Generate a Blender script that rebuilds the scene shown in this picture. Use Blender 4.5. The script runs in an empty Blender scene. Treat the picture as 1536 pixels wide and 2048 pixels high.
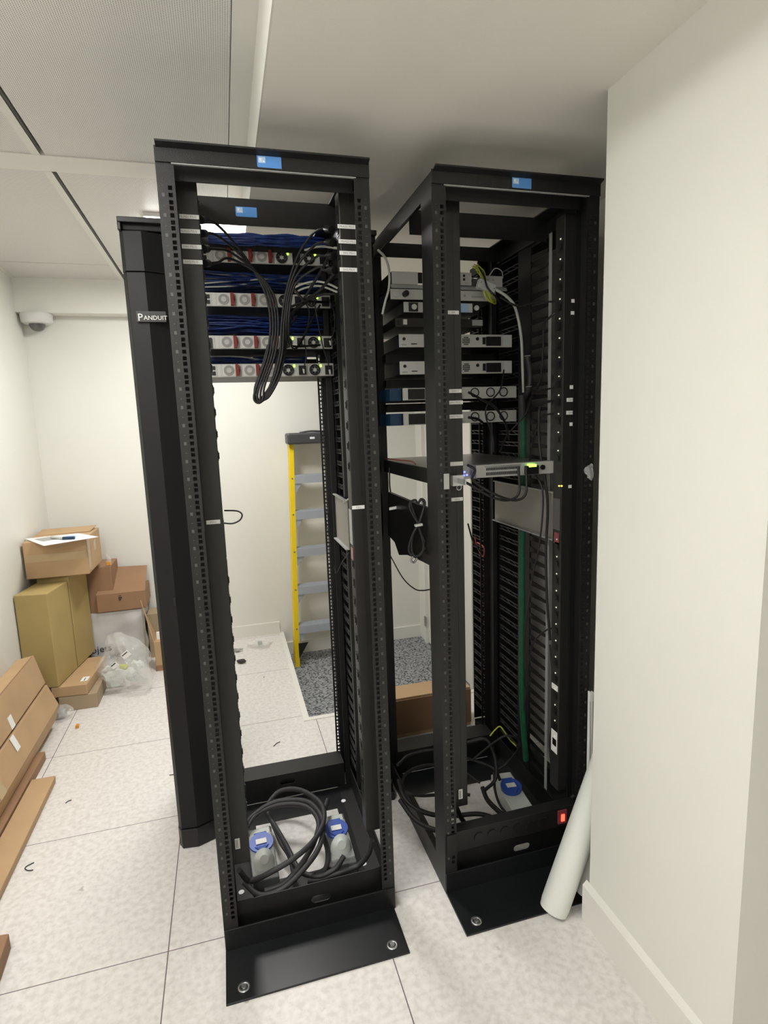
import bpy, math, random
from mathutils import Vector, Matrix
random.seed(7)
S = bpy.context.scene
COL = S.collection
R = math.radians

# ------------------------------------------------------------------ camera
F_PX, YAW, PITCH, ROLL, CAM_H = 1143.1, 0.266636, -0.155620, -0.0355383, 1.491
def cam_axes():
    a, b, c = YAW, PITCH, ROLL
    fw = Vector((math.sin(a)*math.cos(b), math.cos(a)*math.cos(b), math.sin(b)))
    r0 = Vector((math.cos(a), -math.sin(a), 0)); u0 = r0.cross(fw)
    return r0*math.cos(c)+u0*math.sin(c), u0*math.cos(c)-r0*math.sin(c), fw
CR, CU, CF = cam_axes()
cd = bpy.data.cameras.new('camera'); cam = bpy.data.objects.new('camera', cd); COL.objects.link(cam)
cd.sensor_fit = 'HORIZONTAL'; cd.sensor_width = 36.0; cd.lens = 36.0*F_PX/1536.0; cd.clip_start = .05
cam.matrix_world = Matrix(((CR.x, CU.x, -CF.x, 0), (CR.y, CU.y, -CF.y, 0), (CR.z, CU.z, -CF.z, CAM_H), (0, 0, 0, 1)))
S.camera = cam
S.view_settings.view_transform = 'Standard'; S.view_settings.look = 'None'; S.view_settings.gamma = 1
S.view_settings.use_curve_mapping = False; S.view_settings.exposure = -0.04
def ray(px, py): return CF + CR*((px-768)/F_PX) - CU*((py-1024)/F_PX)
def oz(px, py, z): d = ray(px, py); return Vector((0, 0, CAM_H)) + d*((z-CAM_H)/d.z)   # point on a level plane
def oy(px, py, y): d = ray(px, py); return Vector((0, 0, CAM_H)) + d*(y/d.y)           # point on a plane facing the room
def ox(px, py, x): d = ray(px, py); return Vector((0, 0, CAM_H)) + d*(x/d.x)           # point on a side plane

# ------------------------------------------------------------------ world and lights
W = bpy.data.worlds.new('world'); S.world = W; W.use_nodes = True
W.node_tree.nodes['Background'].inputs[0].default_value = (1, .98, .94, 1)
W.node_tree.nodes['Background'].inputs[1].default_value = 0.10
ZC, ZB = 2.40, 2.252           # tile ceiling, lower plasterboard ceiling
LIGHTS = [  # x, y, size x, size y, power
    (-0.075, 3.0, .34, .5, 25),
    (-0.60, 0.75, .34, 1.1, 20),
    (-0.60, -0.95, .34, 1.1, 9),
]

# ------------------------------------------------------------------ materials
def mat(name, col, rough=.5, metal=0, bump=0, bscale=200, noise=0, nscale=8, emit=None, estr=0, alpha=1, trans=0, spec=.5, col2=None, coat=0):
    m = bpy.data.materials.new(name); m.use_nodes = True
    nt = m.node_tree; b = nt.nodes['Principled BSDF']
    b.inputs['Base Color'].default_value = (*col, 1); b.inputs['Roughness'].default_value = rough
    b.inputs['Metallic'].default_value = metal; b.inputs['Specular IOR Level'].default_value = spec
    if alpha < 1: b.inputs['Alpha'].default_value = alpha
    if trans: b.inputs['Transmission Weight'].default_value = trans; b.inputs['IOR'].default_value = 1.3
    if emit: b.inputs['Emission Color'].default_value = (*emit, 1); b.inputs['Emission Strength'].default_value = estr
    if coat: b.inputs['Coat Weight'].default_value = coat
    tc = nt.nodes.new('ShaderNodeTexCoord')
    if noise:
        n = nt.nodes.new('ShaderNodeTexNoise'); n.inputs['Scale'].default_value = nscale; n.inputs['Detail'].default_value = 5
        nt.links.new(tc.outputs['Object'], n.inputs['Vector'])
        r = nt.nodes.new('ShaderNodeMapRange'); r.inputs['From Min'].default_value = .3; r.inputs['From Max'].default_value = .7
        nt.links.new(n.outputs['Fac'], r.inputs['Value'])
        mx = nt.nodes.new('ShaderNodeMix'); mx.data_type = 'RGBA'
        c2 = col2 or tuple(max(0, c*(1-noise)) for c in col)
        mx.inputs[6].default_value = (*col, 1); mx.inputs[7].default_value = (*c2, 1)
        nt.links.new(r.outputs['Result'], mx.inputs[0]); nt.links.new(mx.outputs[2], b.inputs['Base Color'])
    if bump:
        n = nt.nodes.new('ShaderNodeTexNoise'); n.inputs['Scale'].default_value = bscale; n.inputs['Detail'].default_value = 3
        nt.links.new(tc.outputs['Object'], n.inputs['Vector'])
        bp = nt.nodes.new('ShaderNodeBump'); bp.inputs['Strength'].default_value = bump; bp.inputs['Distance'].default_value = .002
        nt.links.new(n.outputs['Fac'], bp.inputs['Height']); nt.links.new(bp.outputs['Normal'], b.inputs['Normal'])
    return m
M = {}
M['wall'] = mat('wall_paint', (.79, .785, .73), .75, bump=.12, bscale=350, noise=.03, nscale=3)
M['wall_light'] = mat('satin_white_paint', (.78, .77, .72), .45)
M['plaster'] = mat('ceiling_paint', (.90, .875, .81), .8, bump=.1, bscale=300)
M['black'] = mat('black_powder_coat', (.0085, .0085, .009), .45, bump=.25, bscale=600, noise=.25, nscale=14)
M['blackgloss'] = mat('black_gloss_paint', (.009, .010, .0115), .34, noise=.3, nscale=6)
M['plastic'] = mat('black_plastic', (.006, .006, .0065), .38)
M['cable'] = mat('black_rubber_cable', (.012, .012, .013), .5)
M['cable_grey'] = mat('dark_grey_rubber_cable', (.033, .033, .036), .55)
M['pdu'] = mat('pdu_dark_grey', (.019, .0185, .017), .42, noise=.15, nscale=30)
M['manager'] = mat('manager_plastic', (.009, .0093, .010), .5, spec=.3, noise=.2, nscale=5)
M['finger'] = mat('finger_plastic', (.035, .036, .038), .35)
M['label'] = mat('white_label_paper', (.85, .85, .83), .6)
M['ink'] = mat('grey_print', (.28, .28, .28), .6)
M['inkdark'] = mat('black_print', (.03, .03, .035), .6)
M['mark'] = mat('printed_grey_mark', (.075, .075, .072), .6)
M['steel'] = mat('brushed_steel', (.42, .42, .42), .32, metal=.9)
M['zinc'] = mat('zinc_plated', (.55, .56, .56), .28, metal=.8)
M['silver'] = mat('silver_grey_paint', (.50, .495, .47), .45, metal=.15)
M['palegrey'] = mat('pale_grey_paint', (.56, .56, .53), .5)
M['alu'] = mat('ladder_aluminium', (.46, .49, .54), .35, metal=.35)
M['yellow'] = mat('ladder_yellow_fibreglass', (.83, .60, .01), .4)
M['blue_label'] = mat('blue_sticker', (.10, .29, .68), .35)
M['blue_light'] = mat('pale_blue_print', (.45, .62, .86), .4)
M['blue'] = mat('blue_socket_plastic', (.035, .09, .42), .35)
M['bluecable'] = mat('blue_cable', (.012, .045, .24), .4, noise=.4, nscale=25, col2=(.006, .018, .10))
M['whitecable'] = mat('white_cable', (.60, .60, .56), .45)
M['grey'] = mat('grey_plastic', (.36, .37, .36), .45)
M['darkgrey'] = mat('smoky_grey_plastic', (.12, .125, .125), .3)
M['greylight'] = mat('light_grey_plastic', (.60, .63, .60), .35)
M['fan'] = mat('fan_grille_grey', (.30, .29, .28), .45, bump=.6, bscale=900)
M['fanhub'] = mat('fan_hub_grey', (.48, .47, .46), .4)
M['red'] = mat('red_handle', (.19, .018, .015), .4)
M['redcable'] = mat('red_cable', (.35, .05, .04), .45)
M['green_led'] = mat('green_led', (.3, .9, .1), .3, emit=(.45, 1, .08), estr=3.5)
M['blue_led'] = mat('blue_led', (.1, .1, .9), .3, emit=(.06, .08, 1), estr=9)
M['amber_led'] = mat('amber_led', (.9, .6, .1), .3, emit=(1, .62, .08), estr=4)
M['red_led'] = mat('lit_red_rocker', (.9, .05, .03), .3, emit=(1, .06, .03), estr=4)
M['darkred'] = mat('dark_red_lens', (.22, .05, .06), .2)
M['white_led'] = mat('white_indicator', (.8, .85, .7), .3, emit=(.85, .95, .7), estr=.5)
M['green'] = mat('green_sleeve', (.012, .13, .06), .55, noise=.3, nscale=40)
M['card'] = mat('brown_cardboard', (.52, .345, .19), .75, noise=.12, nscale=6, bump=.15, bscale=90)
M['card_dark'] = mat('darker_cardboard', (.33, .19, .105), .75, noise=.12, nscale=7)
M['card_yellow'] = mat('yellow_kraft_cardboard', (.45, .335, .13), .7, noise=.12, nscale=5)
M['card_grey'] = mat('grey_brown_cardboard', (.40, .31, .20), .75, noise=.1, nscale=7)
M['tape'] = mat('packing_tape', (.52, .38, .22), .22)
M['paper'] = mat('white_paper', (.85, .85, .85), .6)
M['sack'] = mat('white_woven_sack', (.62, .62, .62), .5, noise=.12, nscale=9, bump=.9, bscale=14)
M['foam'] = mat('white_foam_roll', (.74, .76, .72), .6, bump=.3, bscale=300)
M['orange'] = mat('orange_foam', (.75, .33, .03), .6)
M['yellowgreen'] = mat('earth_wire', (.55, .60, .08), .5)
M['clear'] = mat('clear_plastic_film', (.93, .93, .91), .10, alpha=.24, spec=1, bump=1.0, bscale=22)
M['clear'].node_tree.nodes['Bump'].inputs['Distance'].default_value = .02
M['clearhard'] = mat('clear_hard_plastic', (.75, .77, .76), .12, alpha=.35, spec=.9)
M['diffuser'] = mat('light_diffuser', (1, 1, 1), .5, emit=(1, .98, .93), estr=9)
M['dome'] = mat('smoked_dome', (.10, .10, .10), .12, coat=.5)
M['camwhite'] = mat('white_camera_shell', (.72, .72, .70), .4)
M['tabblack'] = mat('ladder_cap_plastic', (.055, .055, .06), .45)
M['teal'] = mat('blue_side_paint', (.006, .035, .085), .4)
M['darkpanel'] = mat('dark_grey_satin_panel', (.30, .295, .28), .5, noise=.15, nscale=4)
M['beige'] = mat('beige_grey_panel', (.27, .255, .225), .5)

def floor_material():
    m = bpy.data.materials.new('speckled_vinyl_floor_tile'); m.use_nodes = True
    nt = m.node_tree; N = nt.nodes.new; L = nt.links.new; b = nt.nodes['Principled BSDF']
    tc = N('ShaderNodeTexCoord'); sep = N('ShaderNodeSeparateXYZ'); L(tc.outputs['Object'], sep.inputs[0])
    def joint(out, off, w):
        a = N('ShaderNodeMath'); a.operation = 'SUBTRACT'; L(out, a.inputs[0]); a.inputs[1].default_value = off
        p = N('ShaderNodeMath'); p.operation = 'PINGPONG'; L(a.outputs[0], p.inputs[0]); p.inputs[1].default_value = .3075
        q = N('ShaderNodeMath'); q.operation = 'LESS_THAN'; L(p.outputs[0], q.inputs[0]); q.inputs[1].default_value = w
        return q.outputs[0]
    mxm = N('ShaderNodeMath'); mxm.operation = 'MAXIMUM'
    L(joint(sep.outputs[0], -.266, .0016), mxm.inputs[0]); L(joint(sep.outputs[1], 1.567, .0014), mxm.inputs[1])
    n1 = N('ShaderNodeTexNoise'); n1.inputs['Scale'].default_value = 55; n1.inputs['Detail'].default_value = 4; L(tc.outputs['Object'], n1.inputs['Vector'])
    r1 = N('ShaderNodeValToRGB'); L(n1.outputs['Fac'], r1.inputs[0])
    r1.color_ramp.elements[0].position = .36; r1.color_ramp.elements[0].color = (.66, .63, .60, 1)
    r1.color_ramp.elements[1].position = .50; r1.color_ramp.elements[1].color = (.73, .705, .68, 1)
    e = r1.color_ramp.elements.new(.68); e.color = (.79, .765, .74, 1)
    n2 = N('ShaderNodeTexNoise'); n2.inputs['Scale'].default_value = 13; n2.inputs['Detail'].default_value = 2; L(tc.outputs['Object'], n2.inputs['Vector'])
    r2 = N('ShaderNodeValToRGB'); L(n2.outputs['Fac'], r2.inputs[0])
    r2.color_ramp.elements[0].position = .235; r2.color_ramp.elements[0].color = (1, 1, 1, 1)
    r2.color_ramp.elements[1].position = .27; r2.color_ramp.elements[1].color = (0, 0, 0, 1)
    mx = N('ShaderNodeMix'); mx.data_type = 'RGBA'; L(r2.outputs[0], mx.inputs[0]); L(r1.outputs[0], mx.inputs[6]); mx.inputs[7].default_value = (.40, .36, .32, 1)
    mj = N('ShaderNodeMix'); mj.data_type = 'RGBA'; L(mxm.outputs[0], mj.inputs[0]); L(mx.outputs[2], mj.inputs[6]); mj.inputs[7].default_value = (.16, .12, .13, 1)
    L(mj.outputs[2], b.inputs['Base Color']); b.inputs['Roughness'].default_value = .42
    return m
def carpet_material():
    m = bpy.data.materials.new('grey_patterned_carpet'); m.use_nodes = True
    nt = m.node_tree; N = nt.nodes.new; L = nt.links.new; b = nt.nodes['Principled BSDF']
    tc = N('ShaderNodeTexCoord'); mp = N('ShaderNodeMapping'); L(tc.outputs['Object'], mp.inputs[0]); mp.inputs['Scale'].default_value = (1, 1.0, 1)
    v = N('ShaderNodeTexVoronoi'); v.inputs['Scale'].default_value = 34; v.feature = 'DISTANCE_TO_EDGE'; L(mp.outputs[0], v.inputs['Vector'])
    n = N('ShaderNodeTexNoise'); n.inputs['Scale'].default_value = 90; n.inputs['Detail'].default_value = 3; L(mp.outputs[0], n.inputs['Vector'])
    ad = N('ShaderNodeMath'); ad.operation = 'MULTIPLY_ADD'; L(v.outputs[0], ad.inputs[0]); ad.inputs[1].default_value = .9; L(n.outputs['Fac'], ad.inputs[2])
    r = N('ShaderNodeValToRGB'); L(ad.outputs[0], r.inputs[0])
    r.color_ramp.elements[0].position = .42; r.color_ramp.elements[0].color = (.03, .034, .042, 1)
    r.color_ramp.elements[1].position = .66; r.color_ramp.elements[1].color = (.33, .34, .35, 1)
    L(r.outputs[0], b.inputs['Base Color']); b.inputs['Roughness'].default_value = .95
    return m
def perforated_material():
    m = bpy.data.materials.new('perforated_metal_ceiling_tile'); m.use_nodes = True
    nt = m.node_tree; N = nt.nodes.new; L = nt.links.new; b = nt.nodes['Principled BSDF']
    tc = N('ShaderNodeTexCoord'); v = N('ShaderNodeTexVoronoi'); v.inputs['Scale'].default_value = 190; v.inputs['Randomness'].default_value = 0
    L(tc.outputs['Object'], v.inputs['Vector'])
    r = N('ShaderNodeValToRGB'); L(v.outputs['Distance'], r.inputs[0])
    r.color_ramp.elements[0].position = .26; r.color_ramp.elements[0].color = (.40, .39, .36, 1)
    r.color_ramp.elements[1].position = .36; r.color_ramp.elements[1].color = (.80, .795, .76, 1)
    L(r.outputs[0], b.inputs['Base Color']); b.inputs['Roughness'].default_value = .38
    bp = N('ShaderNodeBump'); bp.inputs['Strength'].default_value = .5; bp.inputs['Distance'].default_value = .001
    L(v.outputs['Distance'], bp.inputs['Height']); L(bp.outputs['Normal'], b.inputs['Normal'])
    return m
M['floor'] = floor_material(); M['carpet'] = carpet_material(); M['perf'] = perforated_material()

# ------------------------------------------------------------------ mesh helpers
class MB:
    def __init__(s): s.v = []; s.f = []; s.mi = []; s.cur = 0; s.smooth = []
    def add(s, vs, fs, smooth=False):
        o = len(s.v); s.v += [tuple(v) for v in vs]
        for f in fs: s.f.append(tuple(i+o for i in f)); s.mi.append(s.cur); s.smooth.append(smooth)
        return s
    def box(s, x0, x1, y0, y1, z0, z1):
        vs = [(x, y, z) for z in (z0, z1) for y in (y0, y1) for x in (x0, x1)]
        return s.add(vs, [(0, 2, 3, 1), (4, 5, 7, 6), (0, 1, 5, 4), (2, 6, 7, 3), (0, 4, 6, 2), (1, 3, 7, 5)])
    def obox(s, c, ax, ay, az):   # centre and three half vectors
        c = Vector(c); ax = Vector(ax); ay = Vector(ay); az = Vector(az)
        vs = [c + ax*i + ay*j + az*k for k in (-1, 1) for j in (-1, 1) for i in (-1, 1)]
        return s.add(vs, [(0, 2, 3, 1), (4, 5, 7, 6), (0, 1, 5, 4), (2, 6, 7, 3), (0, 4, 6, 2), (1, 3, 7, 5)])
    def prism(s, poly, d):        # 3D polygon pushed along d
        n = len(poly); d = Vector(d); a = [Vector(p) for p in poly]; vs = a + [p+d for p in a]
        return s.add(vs, [tuple(range(n-1, -1, -1)), tuple(range(n, 2*n))] + [(i, (i+1) % n, n+(i+1) % n, n+i) for i in range(n)])
    def tube(s, pts, r, n=8, cap=True):
        pts = [Vector(p) for p in pts]; m = len(pts); vs = []; up = None
        for i, p in enumerate(pts):
            t = (pts[min(i+1, m-1)] - pts[max(i-1, 0)])
            if t.length < 1e-9: t = Vector((0, 0, 1))
            t.normalize()
            if up is None: up = Vector((0, 0, 1)) if abs(t.z) < .9 else Vector((1, 0, 0))
            a = t.cross(up)
            if a.length < 1e-6: a = t.cross(Vector((1, 0, .3)))
            a.normalize(); up = a.cross(t)
            rr = r[i] if isinstance(r, (list, tuple)) else r
            vs += [p + (a*math.cos(2*math.pi*k/n) + up*math.sin(2*math.pi*k/n))*rr for k in range(n)]
        fs = [(i*n+k, i*n+(k+1) % n, (i+1)*n+(k+1) % n, (i+1)*n+k) for i in range(m-1) for k in range(n)]
        s.add(vs, fs, True)
        if cap: s.add(vs[:n], [tuple(range(n-1, -1, -1))]); s.add(vs[-n:], [tuple(range(n))])
        return s
    def cyl(s, p0, p1, r0, r1=None, n=20): return s.tube([p0, p1], [r0, r0 if r1 is None else r1], n)
    def ring(s, c, axis, r, w, h, n=20):   # flat washer
        axis = Vector(axis).normalized(); a = axis.orthogonal().normalized(); b = axis.cross(a); vs = []
        for k in range(n):
            d = a*math.cos(2*math.pi*k/n) + b*math.sin(2*math.pi*k/n)
            for rr, hh in ((r, 0), (r, h), (r-w, h), (r-w, 0)): vs.append(Vector(c)+d*rr+axis*hh)
        fs = []
        for k in range(n):
            q = (k+1) % n
            for j in range(4): fs.append((k*4+j, q*4+j, q*4+(j+1) % 4, k*4+(j+1) % 4))
        return s.add(vs, fs, True)
    def build(s, name, material, parent=None, bevel=0, **kw):
        me = bpy.data.meshes.new(name); me.from_pydata(s.v, [], s.f)
        ms = material if isinstance(material, (list, tuple)) else [material]
        for m in ms: me.materials.append(M[m] if isinstance(m, str) else m)
        me.polygons.foreach_set('material_index', s.mi); me.polygons.foreach_set('use_smooth', s.smooth); me.update()
        o = bpy.data.objects.new(name, me); COL.objects.link(o)
        if parent:
            o.parent = parent; o.matrix_parent_inverse = Matrix.Translation(-parent.location) if parent.type == 'EMPTY' and not parent.rotation_euler.z else parent.matrix_basis.inverted()
        if bevel:
            b = o.modifiers.new('bevel', 'BEVEL'); b.width = bevel; b.segments = 2; b.limit_method = 'ANGLE'; b.angle_limit = R(40)
        for k, v in kw.items(): o[k] = v
        return o
def smooth_path(pts, k=6):
    pts = [Vector(p) for p in pts]; P = [pts[0]*2-pts[1]] + pts + [pts[-1]*2-pts[-2]]; out = []
    for i in range(1, len(P)-2):
        p0, p1, p2, p3 = P[i-1:i+3]
        for j in range(k):
            t = j/k; out.append(.5*((2*p1)+(p2-p0)*t+(2*p0-5*p1+4*p2-p3)*t*t+(3*p1-p0-3*p2+p3)*t**3))
    out.append(P[-2]); return out
def tag(o, label=None, cat=None, group=None, kind=None):
    if label: o['label'] = label
    if cat: o['category'] = cat
    if group: o['group'] = group
    if kind: o['kind'] = kind
    return o
def thing(name, loc, label, cat, group=None):
    o = bpy.data.objects.new(name, None); COL.objects.link(o); o.location = loc; o.empty_display_size = .05
    return tag(o, label, cat, group)
def text(name, s, size, origin, right, up, material, parent, align='LEFT', depth=.0003):
    cu = bpy.data.curves.new(name, 'FONT'); cu.body = s; cu.size = size; cu.align_x = align; cu.extrude = depth; cu.resolution_u = 2
    t = bpy.data.objects.new('tmp', cu); COL.objects.link(t)
    dg = bpy.context.evaluated_depsgraph_get(); me = bpy.data.meshes.new_from_object(t.evaluated_get(dg))
    bpy.data.objects.remove(t); me.materials.clear(); me.materials.append(M[material])
    o = bpy.data.objects.new(name, me); COL.objects.link(o)
    r = Vector(right).normalized(); u = Vector(up).normalized(); n = r.cross(u)
    me.transform(Matrix(((r.x, u.x, n.x, origin[0]), (r.y, u.y, n.y, origin[1]), (r.z, u.z, n.z, origin[2]), (0, 0, 0, 1))))
    if parent: o.parent = parent; o.matrix_parent_inverse = parent.matrix_basis.inverted()
    return o
def struct(mb, name, m): return mb.build(name, m, kind='structure')

# ------------------------------------------------------------------ room
XL, XR, YF, YN = -1.122, 1.37, 4.06, -1.9
struct(MB().box(XL, .30, YN, YF, -.2, 0).box(.30, 2.2, YN, 2.747, -.2, 0), 'floor', 'floor')
struct(MB().box(.30, XR, 2.747, YF, -.25, -.17), 'floor_carpet', 'carpet')
struct(MB().box(.285, .315, 2.735, YF, 0, .004).box(.315, XR, 2.735, 2.765, 0, .004), 'trim_1', 'wall_light')
struct(MB().box(XL-.1, XL, YN, YF+.1, -.2, 2.6), 'wall_left', 'wall')
struct(MB().box(XL, XR, YF, YF+.1, -.25, 2.6), 'wall_back', 'wall')
# right side: recess wall with the door, wall corner beside the camera, deeper niche near the camera
DY0, DY1 = 3.05, 3.93
struct(MB().box(XR, XR+.1, 1.29, DY0, -.25, 2.6).box(XR, XR+.1, DY1, YF, -.25, 2.6).box(XR, XR+.1, DY0, DY1, 1.9, 2.6), 'wall_right', 'wall')
struct(MB().box(.94, 2.2, .80, 1.29, 0, 2.6), 'wall_right_corner', 'wall')
struct(MB().box(2.2, 2.3, YN, .80, 0, 2.6), 'wall_right_near', 'wall')
struct(MB().box(XL-.1, 2.3, YN-.1, YN, 0, 2.6), 'wall_front', 'wall')
struct(MB().box(XL, -.06, YF-.014, YF, 0, .088).box(-.06, .29, YF-.014, YF, 0, .088).box(.29, XR, YF-.014, YF, -.17, -.078), 'baseboard_back', 'wall_light')
struct(MB().box(XL, XL+.014, YN, YF-.014, 0, .088), 'baseboard_left', 'wall_light')
struct(MB().box(.926, .94, .80, 1.304, 0, .115).box(.9405, XR, 1.29, 1.304, 0, .115).prism([(.926, 1.304, .115), (.94, 1.304, .128), (.94, 1.304, .115)], (0, -.504, 0)), 'baseboard_right', 'wall_light')
struct(MB().box(XR-.014, XR, 1.304, 2.747, 0, .088), 'baseboard_recess', 'wall_light')
# door in the right wall
d = struct(MB().box(XR+.012, XR+.05, DY0+.04, DY1-.04, -.165, 1.86), 'door_1', 'wall_light')
MB().box(XR-.012, XR+.06, DY1-.04, DY1, -.17, 1.9).box(XR-.012, XR+.06, DY0, DY0+.04, -.17, 1.9).box(XR-.012, XR+.06, DY0+.04, DY1-.04, 1.86, 1.9).build('door_frame', 'wall_light', d)
for z in (-.03, .86, 1.65): MB().box(XR-.022, XR-.010, DY1-.05, DY1-.028, z, z+.034).box(XR-.022, XR-.010, DY1-.05, DY1-.028, z+.038, z+.072).build('hinge', 'steel', d)
# ceilings
XS = .148
c = MB()
for x0, x1 in ((XL, -.508), (-.498, XS-.06)):
    for y0, y1 in ((YN, -.20), (-.195, 1.02), (1.025, 2.256), (2.385, 3.60), (3.605, 3.95)): c.box(x0+.002, x1-.002, y0, y1, ZC, ZC+.02)
struct(c, 'ceiling', 'perf')
struct(MB().box(XL, XS+.1, YN, YF, ZC+.06, ZC+.1), 'ceiling_void', 'plaster')
struct(MB().box(XL, XS-.06, 2.258, 2.383, ZC-.003, ZC+.02).box(XS-.06, XS, YN, YF, ZC-.003, ZC+.02).box(XL, XL+.02, YN, 3.95, ZC-.004, ZC+.02)
       .box(-.535, -.510, YN, 2.256, ZC-.003, ZC+.004).box(-.535, -.510, 2.385, 3.95, ZC-.003, ZC+.004), 'trim_2', 'wall_light')
struct(MB().box(XS, 2.3, YN, YF, ZB, ZC+.15), 'ceiling_plasterboard', 'plaster')
struct(MB().box(XS-.004, XS, YN, 3.94, ZB, ZC-.0035), 'trim_3', 'wall_light')
struct(MB().box(XL, XS, 3.94, YF, 2.205, ZC+.1), 'ceiling_bulkhead', 'wall')

# ceiling lights: shallow luminaires recessed in the tile ceiling
for i, (x, y, sx, sy, p) in enumerate(LIGHTS):
    t = thing('ceiling_light', (x, y, ZC), ['lit rectangular ceiling light above the black vertical cable manager, far side of the racks', 'lit rectangular ceiling light in the tiles beside the camera', 'lit rectangular ceiling light in the tiles behind the camera'][i], 'ceiling light', 'recessed ceiling lights')
    MB().box(x-sx/2, x+sx/2, y-sy/2, y+sy/2, ZC-.034, ZC-.010).build('diffuser', 'diffuser', t)
    MB().box(x-sx/2-.012, x-sx/2, y-sy/2-.012, y+sy/2+.012, ZC-.016, ZC).box(x+sx/2, x+sx/2+.012, y-sy/2-.012, y+sy/2+.012, ZC-.016, ZC) \
        .box(x-sx/2, x+sx/2, y-sy/2-.012, y-sy/2, ZC-.016, ZC).box(x-sx/2, x+sx/2, y+sy/2, y+sy/2+.012, ZC-.016, ZC).build('frame', 'wall_light', t)
    ld = bpy.data.lights.new('lamp', 'AREA'); ld.shape = 'RECTANGLE'; ld.size = sx; ld.size_y = sy; ld.energy = p; ld.color = (1, .985, .955)
    lo = bpy.data.objects.new('lamp', ld); COL.objects.link(lo); lo.parent = t; lo.location = (0, 0, -.04)

# ------------------------------------------------------------------ racks
RY0, RY1, RW, RH = 1.513, 2.247, .510, 2.134
def post_mesh(xo, sx, y0, sy, z0=.07, z1=2.10):
    """one upright: front flange with square holes, side web, return lip. sx, sy give the directions inwards."""
    m = MB(); T = .0025; FW = .040
    X = lambda a: xo + sx*a
    Y = lambda a: y0 + sy*a
    def bx(a0, a1, b0, b1, c0, c1): m.box(min(X(a0), X(a1)), max(X(a0), X(a1)), min(Y(b0), Y(b1)), max(Y(b0), Y(b1)), c0, c1)
    h0, h1 = .0235, .033
    bx(0, h0, 0, T, 0.0, RH); bx(h1, FW, 0, T, z0, RH)
    z = .0; prev = 0.0
    u = .10
    while u + .04445 < z1:
        for k in (.0064, .0222, .0381):
            zc = u + k
            bx(h0, h1, 0, T, prev, zc-.0048); prev = zc+.0048
        u += .04445
    bx(h0, h1, 0, T, prev, RH)
    bx(0, T, T, .085, 0, RH); bx(T, .040 if sx > 0 else .020, .0825, .085, 0, RH)
    return m
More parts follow.
